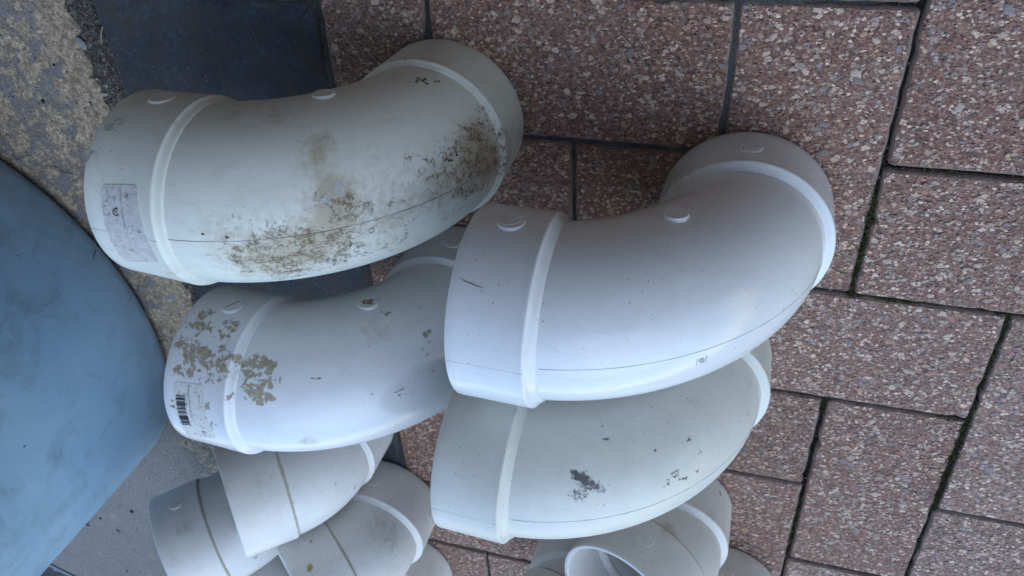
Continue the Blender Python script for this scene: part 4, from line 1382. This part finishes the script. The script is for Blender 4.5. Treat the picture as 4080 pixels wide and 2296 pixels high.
lc_marks = [('barcode', bars(0.07, 0.37, 0.18, 0.70, 8), M_INK),
            ('print', text_polys('0162 0019 04', 0.39, 0.17, 0.05, 0.030) + text_polys('HH VAMM 00W PVC FITTI  UMAA 1990', 0.48, 0.02, 0.062, 0.031)
             + text_polys('BLTMX001   2nl', 0.82, 0.16, 0.05, 0.028), M_INK_F),
            ('logo', ring_poly(0.70, 0.84, 0.075, 0.030, 0.25) + text_polys('B', 0.665, 0.828, 0.06, 0.03) + ring_poly(0.14, 0.90, 0.09, 0.035, 0.12, 1.5, 5.0)
             + text_polys('CSA', 0.30, 0.88, 0.08, 0.03) + text_polys('D2729', 0.48, 0.90, 0.05, 0.022) + text_polys('MADE', 0.60, 0.91, 0.04, 0.018) + text_polys('2 0 5', 0.80, 0.91, 0.04, 0.02), M_INK_F)]
label(Ce, 1, [(694, 1520), (812, 1535), (868, 1750), (752, 1735)], M_PAPER_C, lc_marks, 0.00022, 0.00005)

# D: dark rubber scuffs
D.paint(
    mud=scatter([(2420, 1660, 90, 9), (2560, 1620, 110, 8), (2750, 1600, 70, 5), (2850, 1700, 60, 4), (2620, 1960, 90, 9), (2770, 1880, 60, 7), (2450, 1760, 150, 12), (2650, 1750, 120, 10), (2900, 1560, 50, 6)], 0, 0.33, 9, 24, 7),
    dust=[(2500, 1700, 250, 0.12), (2700, 1900, 200, 0.1), (1900, 1860, 90, 0.15), (2057, 1640, 20, 0.8)],
    scuff=[(2300, 1890, 24, 1.0), (2318, 1908, 26, 0.8), (2345, 1928, 28, 0.7), (2375, 1942, 28, 0.62), (2405, 1954, 22, 0.5), (2200, 1898, 14, 0.6), (2290, 1978, 32, 0.55), (2330, 1978, 24, 0.55), (2240, 1985, 24, 0.35), (2500, 1935, 20, 0.35), (2480, 1940, 10, 0.5), (2410, 2010, 12, 0.55), (2425, 2008, 14, 0.5), (2290, 1960, 14, 0.4), (2420, 1990, 24, 0.35), (2600, 1996, 14, 0.4), (2575, 2010, 18, 0.3),
           (2052, 1660, 9, 0.6), (2045, 1690, 8, 0.5), (2004, 1845, 8, 0.6), (1996, 1900, 8, 0.4), (1995, 1930, 7, 0.4), (2320, 1660, 14, 0.5), (2335, 1668, 14, 0.5), (2420, 1700, 14, 0.35), (1842, 1672, 9, 0.45), (2755, 1597, 16, 0.5)])
D.seam(0.05, 0.97, 0.00017, M_SEAM_F)
gate_mark(D, 2688, 1893, 0.0022, 'U')

# the shallow elbows below: grime in the step before each socket
def step_dirt(el, q):
    e, t, n = el.hubs[1]
    d = (q - e).dot(t) - el.p['Lh'] * W
    return 1.1 * math.exp(-((d - 0.001) / 0.0013) ** 2) if abs(d) < 0.01 else 0.0
for el, kw in ((E_, dict(dust=[(1050, 1920, 80, 0.45), (900, 1950, 40, 0.4), (1330, 1850, 60, 0.3)], mud=[(1335, 1930, 8, 0.5), (1240, 1790, 6, 0.4)])),
               (F_, dict(dust=[(740, 2100, 40, 0.6), (640, 2180, 80, 0.2)], mud=[(735, 2100, 16, 0.3), (770, 2120, 8, 0.4)])),
               (G_, dict(dust=[(1500, 2100, 100, 0.4), (1560, 2150, 70, 0.4)], scuff=[(1500, 2040, 16, 0.45), (1545, 2070, 12, 0.4), (1570, 2095, 12, 0.4), (1270, 2198, 8, 0.5)])),
               (H_, dict(dust=[(1760, 2270, 40, 0.4)])),
               (I_, dict(dust=[(2660, 2110, 40, 0.8), (2560, 2170, 120, 0.35), (2840, 2050, 40, 0.5)], mud=[(2870, 1966, 12, 0.55), (2842, 2066, 10, 0.5), (2650, 2120, 25, 0.3)])),
               (J_, dict(dust=[(2960, 2260, 60, 0.2)])),
               (K_, dict(dust=[(2180, 2270, 40, 0.4)])),
               (L_, dict(dust=[]))):
    el.paint(base_dust=step_dirt, **kw)
F_.boss(700, 2008, 0.0066, 0.0011, emb(em_rough, 0.0006, 0.0004))
G_.boss(1218, 2145, 0.0064, 0.0010)
speck(G_, 1236, 2158, 0.0022, M_YELLOW, 'lichen', 1, 0.15)
speck(G_, 1235, 2262, 0.0030, M_YELLOW, 'lichen', 2, 0.1, 1.3)
G_.boss(1490, 1915, 0.0066, 0.0006, emb(em_ring, 0.0005, 0.0004))
I_.boss(2570, 2145, 0.0078, 0.0005, emb(em_dl, 0.0006, 0.0004))
J_.boss(2893, 2272, 0.0072, 0.0010, emb(em_p, 0.0008, 0.0005))
gate_mark(F_, 1020, 2222, 0.0017)
gate_mark(E_, 1412, 1945, 0.0015)
def small_label(el, corners, seed):
    marks = [('barcode', bars(0.3, 0.85, 0.2, 0.9, seed), M_INK_F)]
    label(el, 0, corners, M_PAPER_C, marks, 0.0002, 0.00003)
try:
    small_label(G_, [(1712, 1990), (1740, 2010), (1720, 2110), (1690, 2040)], 3)
except Exception as ex:
    print('label G', ex)
try:
    small_label(E_, [(1528, 1745), (1552, 1740), (1545, 1790), (1522, 1800)], 4)
except Exception as ex:
    print('label E', ex)
for k, q in enumerate([(1172, 1797), (1500, 2036), (1334, 1930)]):
    pass

scene.render.resolution_x = 1024
scene.render.resolution_y = 576
